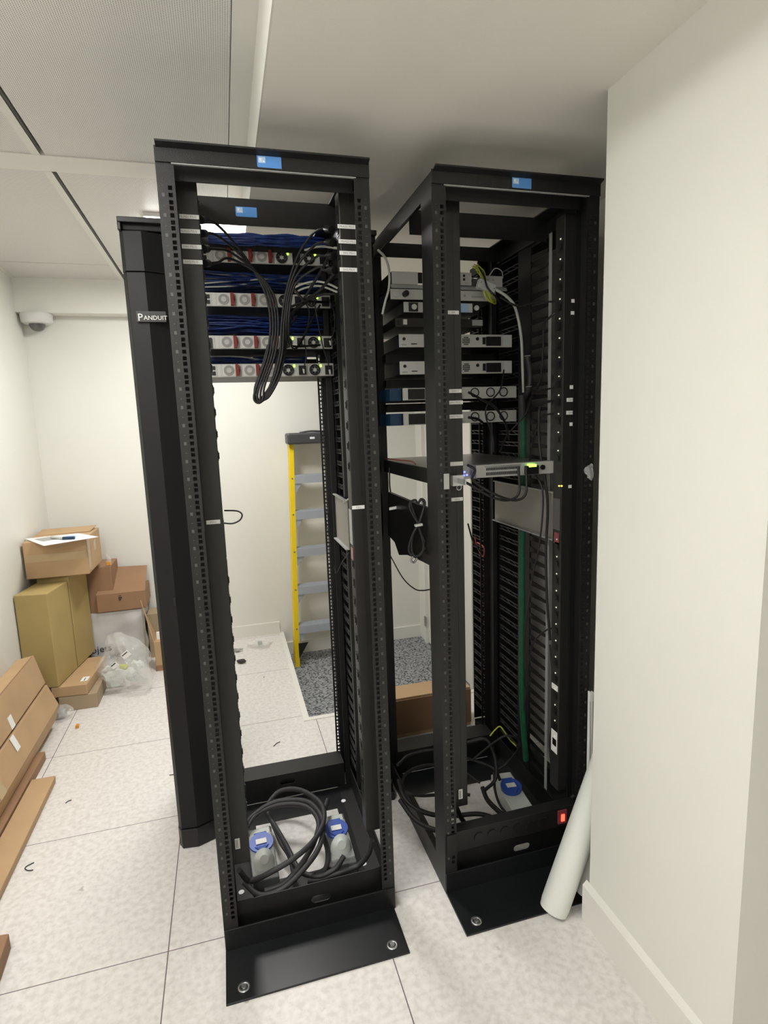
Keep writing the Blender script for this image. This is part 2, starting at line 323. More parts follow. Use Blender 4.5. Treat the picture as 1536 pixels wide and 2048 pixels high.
def make_rack(x0, label, nst=2):
    x1 = x0+RW; t = thing('server_rack', (x0+RW/2, 1.88, 0), label, 'server rack', 'open frame server racks')
    for xo, sx in ((x0, 1), (x1, -1)):
        for yo, sy in ((RY0, 1), (RY1, -1)):
            p = post_mesh(xo, sx, yo, sy).build('post', 'black', t)
            if sy > 0:
                g = MB(); u = .10; i = 0
                while u+.0445 < 2.10:
                    xc = xo+sx*.012
                    g.box(xc-.003, xc+.003, yo-.0004, yo, u+.018, u+.026)
                    g.box(xc-.0015, xc+.0015, yo-.0004, yo, u+.042, u+.0435); u += .04445
                g.build('unit_marks', 'mark', p)
    # top frame
    MB().box(x0, x1, RY0-.004, RY0-.001, 2.104, RH+.004).prism([(x0+.004, RY0-.004, RH), (x0+.004, RY0-.004, RH+.004), (x0+.004, RY0-.022, RH+.010), (x0+.004, RY0-.022, RH+.006)], (RW-.006, 0, 0)).build('front_top_beam', 'black', t)
    MB().box(x0+.035, x1-.035, RY0-.003, RY0+.004, 2.1015, 2.1035).build('beam_edge_highlight', 'grey', t)  # thin grey strip paints the highlight along the beam's lower edge
    MB().box(x0+.034, x1-.034, 1.556, 1.560, 2.082, RH).box(x0+.034, x1-.034, 1.556, 1.60, RH-.004, RH).build('inner_top_beam', 'black', t)
    MB().box(x0+.004, x1-.004, 2.11, 2.115, 2.085, RH).box(x0+.004, x1-.004, 2.115, RY1+.02, RH-.004, RH).build('rear_top_beam', 'black', t)
    MB().box(x0+.028, x1-.006, 1.783, 1.787, 2.062, RH).box(x0+.028, x1-.006, 1.787, 1.85, 2.13, RH).build('centre_top_beam', 'black', t)
    for xo, sx in ((x0, 1), (x1, -1)):
        a, b = sorted((xo, xo+sx*.004)); c_, d_ = sorted((xo+sx*.004, xo+sx*.055))
        MB().box(a, b, RY0+.085, RY1-.085, 2.085, RH).box(c_, d_, RY0+.085, RY1-.085, RH-.004, RH).build('top_side_rail', 'black', t)
        MB().box(a, b, RY0+.085, RY1-.085, .0, .085).box(c_, d_, RY0+.085, RY1-.085, .0, .004).build('bottom_side_rail', 'black', t)
    # blue maker's stickers
    for (xa, za, ya, sc) in ((x0+.232, 2.108, RY0-.004, 1), (x0+.186, 2.085, 1.783, 1.02))[:nst]:
        w, h = .058*sc, .026*sc
        st = MB().prism([(xa, ya, za+.002), (xa+.002, ya, za), (xa+w, ya, za), (xa+w, ya, za+h), (xa, ya, za+h)], (0, -.0006, 0)).build('blue_sticker', 'blue_label', t, label='blue sticker with a small pale square emblem')
        MB().box(xa+.003, xa+.020, ya-.0010, ya-.0006, za+.010, za+h-.002).build('emblem_square', 'blue_light', st)
        e = MB(); e.prism([(xa+.006, ya-.001, za+h-.005), (xa+.013, ya-.001, za+h-.006), (xa+.009, ya-.001, za+h-.009), (xa+.012, ya-.001, za+h-.013), (xa+.010, ya-.001, za+h-.0135), (xa+.005, ya-.001, za+h-.009)], (0, -.0003, 0))
        e.box(xa+.014, xa+.0175, ya-.0013, ya-.001, za+.012, za+.015); e.build('emblem', 'label', st)
    # base: two angled foot plates, beams with a slot, pan with an opening
    for s in (0, 1):
        yo = RY0 if s == 0 else RY1; dy = -1 if s == 0 else 1
        ya, yb = sorted((yo, yo+dy*.163)); yc, yd = sorted((yo-dy*.001, yo+dy*.004))
        m = MB().box(x0, x1-.006, ya, yb, 0, .006).box(x0+.001, x1-.001, yc, yd, 0, .072)
        f = m.build('foot_plate', 'blackgloss', t, bevel=.001)
        if s == 0:
            for xx in (x0+.047, x1-.048):
                MB().ring((xx, yo-.128, .006), (0, 0, 1), .0165, .007, .0025).build('washer', 'steel', f)
                MB().cyl((xx, yo-.128, .006), (xx, yo-.128, .012), .0085, .007, 6).build('anchor_bolt', 'steel', f)
        # slotted beam
        yb0 = RY0+.030 if s == 0 else 2.155; z0, z1 = (.004, .125) if s == 0 else (.004, .105)
        hx, hw, hz, hh = x0+.285 if s == 0 else x0+.250, .030, .070 if s == 0 else .070, .012
        n = 10; hole = []
        for k in range(n+1): a = -math.pi/2+math.pi*k/n; hole.append((hx+hw-hh+math.cos(a)*hh, hz+math.sin(a)*hh))
        for k in range(n+1): a = math.pi/2+math.pi*k/n; hole.append((hx-hw+hh+math.cos(a)*hh, hz+math.sin(a)*hh))
        m = MB(); X0, X1 = x0+.026, x1-.026
        m.box(X0, hx-hw, yb0, yb0+.003, z0, z1).box(hx+hw, X1, yb0, yb0+.003, z0, z1)
        top = [p for p in hole if p[1] >= hz-1e-9]; bot = [p for p in hole if p[1] <= hz+1e-9]
        top.sort(); bot.sort()
        m.prism([(hx-hw, yb0, z1)] + [(p[0], yb0, p[1]) for p in top] + [(hx+hw, yb0, z1)], (0, .003, 0))
        m.prism([(hx-hw, yb0, z0)] + [(p[0], yb0, p[1]) for p in bot] + [(hx+hw, yb0, z0)], (0, .003, 0))
        if s == 1: m.box(X0, X1, yb0+.003, RY1, z1-.003, z1)
        m.build('slotted_beam', 'black', t)
    return t
def make_pan(rack, x0, big):
    x1 = x0+RW; m = MB(); X0, X1, Y0, Y1, Z = x0+.006, x1-.006, RY0+.036, 2.152, .0025
    if big: ox0, ox1, oy0, oy1 = x0+.03, x1-.03, 1.60, 2.00
    else: ox0, ox1, oy0, oy1 = x0+.112, x0+.425, 1.735, 2.025
    def hole_strip(y0, y1, hs):    # strip with square-cornered round holes
        xs = X0
        for hx, hy in hs:
            r = .0095
            m.box(xs, hx-r, y0, y1, Z-.0015, Z); m.box(hx-r, hx+r, y0, hy-r, Z-.0015, Z); m.box(hx-r, hx+r, hy+r, y1, Z-.0015, Z)
            n = 8
            for q in range(4):
                a0 = q*math.pi/2
                cx, cy = (1 if q in (0, 3) else -1), (1 if q in (0, 1) else -1)
                poly = [(hx+cx*r, hy+cy*r, Z-.0015)] + [(hx+math.cos(a0+math.pi/2*k/n)*r, hy+math.sin(a0+math.pi/2*k/n)*r, Z-.0015) for k in range(n+1)]
                m.prism(poly, (0, 0, .0015))
            xs = hx+r
        m.box(xs, X1, y0, y1, Z-.0015, Z)
    hole_strip(Y0, oy0, [(x0+.050, (Y0+oy0)/2 if big else 1.717), (x1-.053, (Y0+oy0)/2 if big else 1.712)])
    hole_strip(oy1, Y1, [(x1-.053, 2.058)] if not big else [(x1-.075, 2.02)])
    m.box(X0, ox0, oy0, oy1, Z-.0015, Z).box(ox1, X1, oy0, oy1, Z-.0015, Z)
    m.build('floor_pan', 'blackgloss', rack)
    for hx, hy in ([(x0+.050, 1.717), (x1-.053, 1.712), (x1-.053, 2.058)] if not big else [(x1-.075, 2.02)]): MB().cyl((hx, hy, 0), (hx, hy, .0045), .0092, n=16).build('white_plug_or_disc', 'paper', rack, label='small round white disc added to brighten a pan hole')  # white discs added so the pan holes look bright
R1X, R2X = -.105, .573
rack1 = make_rack(R1X, 'black open-frame server rack with four switches near the top and coiled cables on its base')
rack2 = make_rack(R2X, 'black open-frame server rack beside the wall corner, holding pale grey devices and a thin server', 1)
make_pan(rack1, R1X, False); make_pan(rack2, R2X, True)

# ------------------------------------------------------------------ vertical cable managers
def solid_finger(m, x, y0, y1, z, th=.004, h=.014):
    m.prism([(x, y0, z), (x, y1, z-.004), (x, y1, z+h+.004), (x, y0, z+h*.75)], (th, 0, 0))
def lattice_finger(m, x, y0, y1, z, th=.004, h=.016):
    b = .0022
    m.box(x, x+th, y0, y1, z, z+b); m.box(x, x+th, y0, y1, z+h-b, z+h)
    n = 3; L = (y1-y0)/n
    for k in range(n):
        ya = y0+k*L
        m.prism([(x, ya, z), (x, ya+.004, z), (x, ya+L, z+h), (x, ya+L-.004, z+h)], (th*.8, 0, 0))
def comb(parent, x, y0, y1, kind, root, z0=.12, z1=2.08, step=.0435, skip=None):
    m = MB(); z = z0
    while z < z1:
        if not (skip and skip[0] < z < skip[1]):
            (solid_finger if kind == 's' else lattice_finger)(m, x, y0, y1, z)
        z += step
    return m.build('finger_comb', 'finger' if kind == 'l' else 'manager', parent)
def manager(x0, x1, label, door=True, ylow=1.983, combs=()):
    t = thing('vertical_cable_manager', ((x0+x1)/2, (ylow+2.42)/2, 0), label, 'cable manager', 'vertical cable managers beside the racks')
    m = MB().box(x0+.006, x0+.012, 2.16, 2.20, .02, 2.11).box(x1-.012, x1-.006, 2.16, 2.20, .02, 2.11).box(x0+.006, x1-.006, 2.175, 2.19, .02, 2.11)
    m.build('spine', 'manager', t)
    MB().box(x0, x1, ylow+.02, 2.42, 0, .035).build('bottom_cap', 'manager', t, bevel=.003)
    MB().box(x0, x1, ylow+.02, 2.42, 2.10, RH).build('top_cap', 'manager', t, bevel=.003)
    for c_ in combs: comb(t, *c_)
    MB().box(x0+.002, x1-.002, 2.424, 2.432, .036, 2.098).build('rear_door', 'manager', t, bevel=.002)
    if door:
        xm = x0+(x1-x0)*.42
        m = MB().prism([(x0, ylow+.030, .075), (x0+.012, ylow+.006, .075), (xm, ylow, .075), (x1-.012, ylow+.034, .075), (x1, ylow+.05, .075), (x1, ylow+.058, .075), (x0, ylow+.058, .075)], (0, 0, 1.90))
        m.build('door', 'manager', t, bevel=.0015)
        MB().prism([(x0-.002, ylow+.030, .0), (x0+.010, ylow+.001, .0), (xm, ylow-.006, .0), (x1-.010, ylow+.026, .0), (x1+.001, ylow+.05, .0), (x1+.001, ylow+.07, 0), (x0-.002, ylow+.07, .0)], (0, 0, .073)).build('foot_cap', 'plastic', t, bevel=.004)
        MB().prism([(x0, ylow+.030, 1.978), (x0+.012, ylow+.008, 1.978), (xm, ylow+.003, 1.978), (x1-.012, ylow+.036, 1.978), (x1, ylow+.05, 1.978), (x1, ylow+.058, 1.978), (x0, ylow+.058, 1.978)], (0, 0, .118)).build('upper_door_panel', 'manager', t, bevel=.0015)
        m = MB().box(x0, x1, ylow, ylow+.075, 2.118, RH).box(x0, x0+.01, ylow, ylow+.075, 2.095, 2.118); m.build('head_cap', 'plastic', t, bevel=.002)
    return t
mg1 = manager(R1X-.157, R1X-.001, 'black vertical cable manager with a white maker name on its door, left of the racks',
              combs=(((R1X-.157), 2.05, 2.16, 's', 'f'),))
mg2 = manager(R1X+RW+.001, R2X-.022, 'black vertical cable manager standing between the two open racks',
              combs=((R1X+RW+.003, 2.06, 2.158, 'l', 'f', .12, 2.08, .0435), (R1X+RW+.003, 2.28, 2.41, 'l', 'f', .12, 2.08, .0435)))
mg3 = manager(R2X+RW+.003, R2X+RW+.150, 'black vertical cable manager with bare finger combs, right of the second rack', door=False, ylow=1.77,
              combs=((R2X+RW+.004, 1.79, 1.925, 's', 'f'), (R2X+RW+.004, 1.99, 2.155, 'l', 'f', .12, 2.08, .0435), (R2X+RW+.004, 2.27, 2.42, 'l', 'f', .12, 2.08, .0435)))
XM3 = R2X+RW+.003
MB().box(XM3, XM3+.006, 1.90, 1.99, .03, 2.11).build('side_channel', 'manager', mg3)
MB().box(XM3+.141, XM3+.146, 1.79, 2.422, .10, 2.098).build('side_panel', 'darkpanel', mg3, label='satin dark grey side panel')
MB().box(XM3, XM3+.003, 1.768, 1.782, .03, 2.11).build('edge_strip', 'grey', mg3, label='light grey edge strip')
MB().box(XM3+.1, XM3+.104, 1.80, 2.40, .03, .06).build('foot_bar', 'manager', mg3)
# maker name on the door of the first manager
xl = R1X-.157; yl = 1.983
q = oy(278, 640, 1.98); e_ = oy(330, 640, 1.98); z_ = q.z; LX = q.x; LW = e_.x-q.x
MB().box(LX-.006, LX+LW+.004, yl-.0075, yl-.004, z_-.006, z_+.026).build('name_plate', 'plastic', mg1)
text('maker_name', 'P', .031, (LX-.003, yl-.0078, z_-.003), (1, 0, 0), (0, 0, 1), 'label', mg1, depth=.0006)
text('maker_name', 'ANDUIT', .0185, (LX+.0145, yl-.0078, z_), (1, 0, 0), (0, 0, 1), 'label', mg1, depth=.0006)
MB().box(xl+.058, xl+.066, yl-.006, yl+.002, .905, .935).build('door_latch', 'plastic', mg1)

# grey side plates bolted between the managers and the racks
def side_plate(x, y0, y1, z0, z1, label):
    t = thing('side_bracket_panel', (x, (y0+y1)/2, z0), label, 'bracket panel', 'grey bracket panels on the rack sides')
    MB().box(x, x+.003, y0, y1, z0+.004, z1-.004).build('panel', 'beige', t)
    MB().box(x-.012, x+.003, y0, y1, z0, z0+.004).build('lower_flange', 'grey', t); MB().box(x-.008, x+.003, y0, y1, z1-.004, z1).build('upper_flange', 'grey', t)
bp_ = [ox(a, b, 1.046) for a, b in ((991, 1000), (1112, 1032), (992, 963), (1111, 981), (990, 1036), (1112, 1085))]
side_plate(1.043, bp_[1].y, bp_[0].y, (bp_[4].z+bp_[5].z)/2, (bp_[2].z+bp_[3].z)/2, 'beige grey metal panel at mid height on the right side of the second rack')
side_plate(R1X+RW-.010, 1.93, 2.155, 1.052, 1.228, 'grey metal panel at mid height on the right side of the first rack')
# black shelf bracket on the left side of rack 2
pts = [(776, 984), (823, 1004), (862, 1019), (870, 1136), (834, 1118), (815, 1110), (798, 1110), (789, 1084), (776, 1070)]
pl = thing('cable_tray', ox(820, 1060, .585), 'black plastic side tray holding a tied cable loop, left side of the second rack', 'tray')
MB().prism([ox(a, b, .582) for a, b in pts], (.012, 0, 0)).build('tray_body', 'plastic', pl)
MB().box(.588, .640, 1.70, 2.10, 1.055, 1.062).build('tray_floor', 'plastic', pl)

# ------------------------------------------------------------------ power strips
def pdu(x0, x1, y0, y1, z0, z1, label, side, leds=False):
    t = thing('power_distribution_unit', ((x0+x1)/2, (y0+y1)/2, z0), label, 'power strip', 'vertical power strips in the racks')
    MB().box(x0, x1, y0, y1, z0, z1).build('housing', 'pdu', t, bevel=.002)
    xa = x0+(x1-x0)*.58
    MB().box(xa, xa+.0015, y0-.0008, y0, z0+.01, z1-.005).build('front_rib', 'pdu', t)
    MB().box(x0+.006, x1-.006, y0+.01, y1-.01, z1, z1+.004).build('end_cap', 'plastic', t)
    xs = x1 if side > 0 else x0
    m = MB(); l = MB(); z = z0+.16; i = 0
    while z < z1-.05:
        if not (.46 < (z-z0)/(z1-z0) < .60):
            a, b = sorted((xs, xs+side*.0015))
            MB().box(a, b, y0+.010, y0+.034, z, z+.026).cyl((xs, y0+.022, z+.013), (xs+side*.0035, y0+.022, z+.013), .009, n=10).build('outlet', 'plastic', t)
            if leds: MB().box(min(xs, xs+side*.002), max(xs, xs+side*.002), y0+.019, y0+.023, z+.034, z+.038).build('indicator_light', 'white_led', t)
        z += .058; i += 1
    a, b = sorted((xs, xs+side*.0015))
    MB().box(a, b, y0+.006, y1-.006, z0+(z1-z0)*.49, z0+(z1-z0)*.545).build('display_window', 'dome', t)
    MB().box(a, b, y0+.010, y1-.012, z0+(z1-z0)*.465, z0+(z1-z0)*.485).build('red_badge', 'darkred', t, label='dark red badge')
    return t
pA = pdu(-.070, -.018, 1.60, 1.650, .20, 2.112, 'black vertical power strip at the left post of the first rack', 1)
pB = pdu(.342, .390, 1.60, 1.650, .21, 2.105, 'black vertical power strip at the right post of the first rack', -1)
pC = pdu(.636, .690, 1.60, 1.650, .225, 2.110, 'black vertical power strip at the left post of the second rack', 1)
pD = pdu(1.028, 1.078, 1.60, 1.650, .20, 2.085, 'black vertical power strip with small lights down its side, right post of second rack', -1, True)
def stickers(p, y, rows):
    for (cx, cy, w, h, s) in rows:
        a = oy(cx-w/2, cy, y); b = oy(cx+w/2, cy, y); q = oy(cx, cy-h/2, y); r = oy(cx, cy+h/2, y)
        z0, z1 = sorted((q.z, r.z)); ym = y-.0012
        st = MB().box(a.x, b.x, ym, ym+.001, z0, z1).build('label_sticker', 'label', p, label='white printed sticker')
        if s: text('sticker_print', s, (z1-z0)*.72, ((a.x+b.x)/2, ym-.0001, z0+(z1-z0)*.26), (1, 0, 0), (0, 0, 1), 'ink', st, 'CENTER', .0001)
stickers(pA, 1.599, [(375.5, 433.5, 45, 8.5, 'MLAG1 PSU2'), (377, 462.5, 46, 8.5, 'MLAG2 PSU2'), (380, 493.5, 46, 8.5, 'SW1 PSU2'), (383, 524, 44, 8.5, 'SW2 PSU2'), (426.5, 1044, 28, 8, 'PDU')])
stickers(pB, 1.599, [(693.5, 453.5, 37, 8, 'MLAG1 PSU1'), (696.5, 483.5, 39, 8, 'MLAG2 PSU1'), (698, 506.5, 38, 8, 'SW1 PSU1'), (697.5, 539.5, 36, 8, 'SW2 PSU1'), (716.5, 1014.5, 25, 7, 'PDU')])
stickers(pC, 1.599, [(906.5, 625, 22, 7.5, 'SW'), (910, 782, 26, 7.5, 'SAN 2'), (909, 805, 33, 7.5, 'SAN1 PSU2'), (909.5, 833, 33, 7.5, 'SAN2 PSU2'), (912.5, 927.5, 26, 8, ''), (914, 998.5, 23, 7, 'SRV2')])
stickers(pD, 1.599, [(1152.5, 602, 20, 7, 'SW'), (1151.5, 626, 20, 7, 'AP'), (1151, 774, 23, 7.5, 'SAN'), (1148, 799.5, 30, 7.5, 'SAN1 PSU1'), (1147.5, 825, 30, 7.5, 'SAN2 PSU1'), (1150, 848, 22, 7, 'SRV'), (1146.5, 972.5, 20, 6, 'SRV1')])
for p, (cx, cy), s in ((pA, (475, 1687), 1), (pC, (921, 1588), 1)):
    q = oy(cx, cy, 1.599); st = MB().box(q.x-.007, q.x+.007, 1.5975, 1.599, q.z-.017, q.z+.017).build('serial_sticker', 'label', p)
    MB().box(q.x-.0045, q.x-.0025, 1.5970, 1.5975, q.z-.013, q.z+.013).box(q.x-.001, q.x+.001, 1.5970, 1.5975, q.z-.013, q.z+.013).build('sticker_lines', 'ink', st)
MB().box(1.0265, 1.028, 1.606, 1.642, .335, .415).build('serial_sticker', 'label', pD); MB().box(1.0265, 1.028, 1.606, 1.642, .565, .585).build('serial_sticker', 'label', pD)

# ------------------------------------------------------------------ switches in rack 1
def make_switch(x, y, z, w, h, label, dark_port=False):
    t = thing('network_switch', (x+w/2, y+.12, z), label, 'network switch', 'rack switches stacked in the first rack')
    D = .26
    MB().box(x+.001, x+w-.001, y+.006, y+D, z+.0005, z+h-.0005).build('chassis', 'black', t); MB().box(x, x+w, y, y+.006, z, z+h).build('rear_plate', 'silver', t, bevel=.001)
    k = w/1110.0; Z = lambda f: z+h*f
    pb = MB().box(x+6*k, x+62*k, y-.002, y, Z(.06), Z(.94)).build('port_block', 'palegrey', t)
    if dark_port: MB().box(x+2*k, x+40*k, y-.010, y-.002, Z(.05), Z(.8)).build('port_plug', 'plastic', pb)
    else: MB().box(x+18*k, x+52*k, y-.003, y-.001, Z(.14), Z(.44)).box(x+18*k, x+52*k, y-.003, y-.001, Z(.54), Z(.84)).build('port', 'plastic', pb)
    MB().box(x+70*k, x+98*k, y-.001, y, Z(.06), Z(.94)).build('info_label', 'palegrey', t)
    for f0 in (112, 290, 462):
        fm = MB().box(x+f0*k, x+(f0+112)*k, y-.003, y, Z(.05), Z(.95)).build('fan_module', 'palegrey', t)
        cx, cz = x+(f0+56)*k, Z(.5); rr = h*.40
        MB().cyl((cx, y-.0045, cz), (cx, y-.003, cz), rr, n=24).build('fan_grille', 'fan', fm)
        MB().cyl((cx, y-.0062, cz), (cx, y-.0045, cz), rr*.5, n=20).build('fan_hub', 'fanhub', fm)
        MB().box(x+(f0+114)*k, x+(f0+140)*k, y-.016, y, Z(.05), Z(.95)).prism([(x+(f0+140)*k, y-.016, Z(.12)), (x+(f0+152)*k, y-.010, Z(.5)), (x+(f0+140)*k, y-.016, Z(.9))], (0, .010, 0)).build('release_handle', 'red', fm, label='dark red release handle')
    for f0 in (628, 872):
        ps = MB().box(x+f0*k, x+(f0+238)*k, y-.003, y, Z(.04), Z(.96)).build('power_supply', 'palegrey', t)
        cx, cz = x+(f0+62)*k, Z(.48); rr = h*.44
        m = MB().ring((cx, y-.0035, cz), (0, -1, 0), rr, rr*.28, .004)
        for a in range(6):
            an = a*math.pi/3; m.obox((cx+math.cos(an)*rr*.62, y-.006, cz+math.sin(an)*rr*.62), (math.cos(an)*rr*.3, 0, math.sin(an)*rr*.3), (0, .001, 0), (-math.sin(an)*rr*.12, 0, math.cos(an)*rr*.12))
        m.ring((cx, y-.0035, cz), (0, -1, 0), rr*.62, rr*.14, .004); m.build('fan_guard', 'plastic', ps)
        MB().cyl((cx, y-.0045, cz), (cx, y-.003, cz), rr*.42, n=16).build('fan_hub', 'greylight', ps)
        MB().box(x+(f0+112)*k, x+(f0+126)*k, y-.005, y-.003, Z(.70), Z(.90)).build('status_light', 'green_led', ps)
        MB().box(x+(f0+158)*k, x+(f0+226)*k, y-.008, y-.003, Z(.10), Z(.82)).build('power_inlet', 'plastic', ps)
    for xx in (x-.016, x+w): MB().box(xx, xx+.016, y+.02, y+.023, Z(.02), Z(.98)).build('mounting_ear', 'black', t)
    return t
SWY = 2.12-.22
def ypos(cx0, cx1, w): return 0
SW = []
sw_labels = ['topmost of the four grey switches in the first rack, tight under the blue cables', 'second grey switch from the top in the first rack, white cables above it', 'third grey switch from the top in the first rack, a black plug in its port',
             'lowest of the four grey switches, nothing hanging under it but the cable loop']
for i, (z, h) in enumerate(((2.048, .045), (1.904, .045), (1.762, .045), (1.666, .045))):
    SW.append(make_switch(-.030, 2.12, z, .436, h, sw_labels[i], i == 2))

def bundle(name, xa, xb, y, z0, z1, n, mats, label, r=.0032, sag=.01, dy=.05, stuff=True):
    m = MB()
    for i in range(n):
        z = z0+(z1-z0)*random.random(); ze = z0+(z1-z0)*random.random(); yy = y+random.uniform(-dy, dy)
        P = []
        for k in range(7):
            f = k/6; P.append((xa+(xb-xa)*f, yy+random.uniform(-.008, .008)-.02*math.sin(f*math.pi), z+(ze-z)*f*f*(3-2*f)+random.uniform(-.002, .002)-sag*math.sin(f*math.pi)*random.random()))
        m.cur = 0 if len(mats) == 1 else (1 if random.random() < .06 else 0)
        m.tube(smooth_path(P, 4), r, 6)
    o = m.build(name, mats); tag(o, label, 'cables', kind='stuff' if stuff else None); return o
bundle('blue_network_cables', .0, .385, 2.078, 2.100, 2.126, 46, ['bluecable'], 'thick bundle of blue network cables above the topmost switch', dy=.018)
bundle('blue_network_cables', -.03, .392, 2.30, 1.985, 2.045, 80, ['bluecable', 'whitecable'], 'thick bundle of blue network cables between the first and second switch', dy=.09)
bundle('blue_network_cables', -.03, .392, 2.30, 1.835, 1.895, 80, ['bluecable', 'whitecable'], 'thick bundle of blue network cables between the second and third switch', dy=.09)
bundle('blue_network_cables', -.03, .330, 2.30, 1.730, 1.752, 34, ['bluecable', 'whitecable'], 'thin bundle of blue network cables above the lowest switch', dy=.07)
# blank panels behind the cables
for z0, z1, nm in ((1.953, 2.045, 'black horizontal cable panel behind the cables under the topmost switch'), (1.810, 1.900, 'black horizontal cable panel behind the cables under the second switch'), (1.714, 1.758, 'narrow black horizontal panel just above the lowest switch')):
    t = thing('horizontal_cable_panel', (.15, 2.42, z0), nm, 'cable panel', 'black horizontal cable panels')
    MB().box(-.03, .40, 2.41, 2.415, z0, z1).build('panel', 'black', t); MB().box(-.03, .40, 2.395, 2.41, z0, z0+.006).build('panel_lip', 'black', t)

# ------------------------------------------------------------------ cables helper: pixels on real planes
def cord(name, pts, r, m, label, cat='power cord', group=None, ends=(), k=6):
    P = smooth_path(pts, k); L = len(P)
    if not ends:
        o = MB().tube(P, r, 8).build(name, m); tag(o, label, cat, group); return o
    t = thing(name, P[0], label, cat, group); MB().tube(P, r, 8).build('cable_jacket', m, t)
    for e in ends:
        p, q = (Vector(P[0]), Vector(P[3])) if e == 0 else (Vector(P[-1]), Vector(P[-4]))
        d_ = (q-p).normalized()
        MB().tube([p-d_*.004, p+d_*.026, p+d_*.040], [.0105, .010, r], 10).build('plug', 'plastic', t)
    return t
def yp(L): return [oy(a, b, c_) for a, b, c_ in L]
# left side loop: four cords from the left strip, down in a loop and up again to the switches
for i, (a, b) in enumerate(((402, 440), (404, 467), (408, 498), (410, 527))):
    o = i*5.2
    L = [(a, b, 1.66), (a+25, b+4-i*2, 1.75), (462-o*.2, 478+i*13, 1.82), (503+o*.6, 533+i*4, 1.86), (532+o, 590, 1.88), (541+o, 650, 1.885), (534+o, 710, 1.88), (514+o, 770, 1.87), (508+o*1.2, 797-i, 1.865), (518+o*.4, 806-i*2, 1.865), (531+o*.5, 792, 1.87), (547+o*.8, 752, 1.88), (557+o*.8, 705, 1.90), (566+o*.8, 690-i*14, 1.96), (584+o, 692 - i*30, 2.09)]
    cord('power_cable', yp(L), .0037, 'cable', ['black power cord from the highest left outlet, looping down in front of the switches', 'black power cord from the second left outlet, looping down in front of the switches', 'black power cord from the third left outlet, looping down in front of the switches', 'black power cord from the fourth left outlet, looping down in front of the switches'][i], group='black power cords looped in front of the switches', ends=(0,))
for i, (a, b) in enumerate(((662, 459), (664, 486), (666, 513), (668, 541))):
    o = i*4.6
    L = [(a, b, 1.66), (a-22, b-1, 1.72), (620+i*6, 474+i*20, 1.80), (594+o*.5, 515+i*14, 1.85), (572+o*.9, 585, 1.87), (563+o, 650, 1.88), (560+o, 705, 1.88), (545+o, 762, 1.875), (524+o*.5, 795, 1.87), (512+o, 800, 1.87), (510+o, 775, 1.87), (524+o, 735, 1.88), (536+o, 690, 1.89)]
    if i > 1: L = L[:6]+[(566+o, 684, 1.92), (582+o, 693, 2.0), (640, 690-(i-2)*80, 2.10)]
    cord('power_cable', yp(L), .0037, 'cable', ['black power cord from the highest right outlet, drooping into the loop', 'black power cord from the second right outlet, drooping into the loop', 'black power cord from the third right outlet, ending at the third switch', 'black power cord from the fourth right outlet, ending at the second switch'][i], group='black power cords drooping from the right power strip', ends=(0,))
thin = [([(606, 602, 1.98), (618, 620, 1.99), (616, 650, 2.03), (607, 672, 2.08), (606, 680, 2.105)], 'thin black lead dropping to the left inlet of the third switch'),
        ([(628, 600, 1.98), (634, 635, 1.99), (645, 690, 2.02), (655, 720, 2.06), (659, 740, 2.105)], 'thin black lead dropping to the right inlet of the lowest switch'),
        ([(610, 690, 2.06), (613, 710, 2.05), (609, 730, 2.07), (607, 738, 2.105)], 'thin black lead dropping to the left inlet of the lowest switch'),
        ([(659, 600, 2.07), (668, 625, 2.05), (669, 660, 2.06), (660, 682, 2.105)], 'thin black lead dropping to the right inlet of the third switch')]
for L, nm in thin:
    t = thing('device_lead', oy(*L[0]), nm, 'power cord', 'thin leads with white ends'); MB().tube(smooth_path(yp(L)), .0023, 6).build('lead', 'cable', t)
    p = oy(*L[-1]); MB().tube([p, p+Vector((0, -.006, -.004)), p+Vector((0, -.010, -.016))], [.004, .004, .003], 8).build('white_connector', 'whitecable', t)
for L, nm in (([(576, 585, 2.0), (600, 570, 1.99), (630, 563, 1.97), (655, 567, 1.95), (674, 576, 1.9)], 'white cable arching over the second switch, upper one'), ([(590, 585, 2.02), (610, 576, 2.0), (640, 572, 1.98), (674, 584, 1.92)], 'white cable arching over the second switch, lower one'),
              ([(610, 500, 2.0), (640, 493, 1.9), (678, 497, 1.70)], 'white cable running to the right power strip beside the topmost switch')):
    cord('white_network_cable', yp(L), .0035, 'whitecable', nm, 'network cable', 'white network cables in the first rack')
for L, nm in (([(670, 545, 1.72), (640, 580, 1.85), (612, 600, 1.95), (585, 612, 2.05), (572, 615, 2.1)], 'black cord crossing in front of the second switch to its left inlet'), ([(572, 568, 1.95), (590, 580, 1.95), (608, 600, 1.95), (640, 604, 2.02), (655, 605, 2.1)], 'black cord crossing in front of the second switch to its right inlet'),
              ([(668, 588, 1.95), (640, 590, 1.96), (610, 606, 1.97), (580, 632, 1.95), (570, 670, 1.92)], 'thick black cord curving below the second switch'), ([(660, 510, 1.8), (640, 545, 1.88), (622, 575, 1.93), (604, 604, 1.96)], 'black cord slanting down from the topmost switch')):
    cord('power_cable', yp(L), .0045, 'cable', nm, group='short black cords around the second switch')
cord('usb_lead', yp([(445, 1046, 1.61), (465, 1047, 1.60), (480, 1040, 1.60), (484, 1029, 1.60), (474, 1022, 1.61), (449, 1021, 1.63)]), .0022, 'cable', 'small black lead looping out of the left power strip at mid height', 'lead')
cord('sensor_lead', [ox(662, 1010, .40), ox(652, 1035, .40), ox(668, 1130, .395), ox(673, 1146, .39), ox(684, 1125, .395), ox(698, 1105, .40)], .0018, 'cable_grey', 'thin grey lead hanging below the grey panel of the first rack', 'lead')
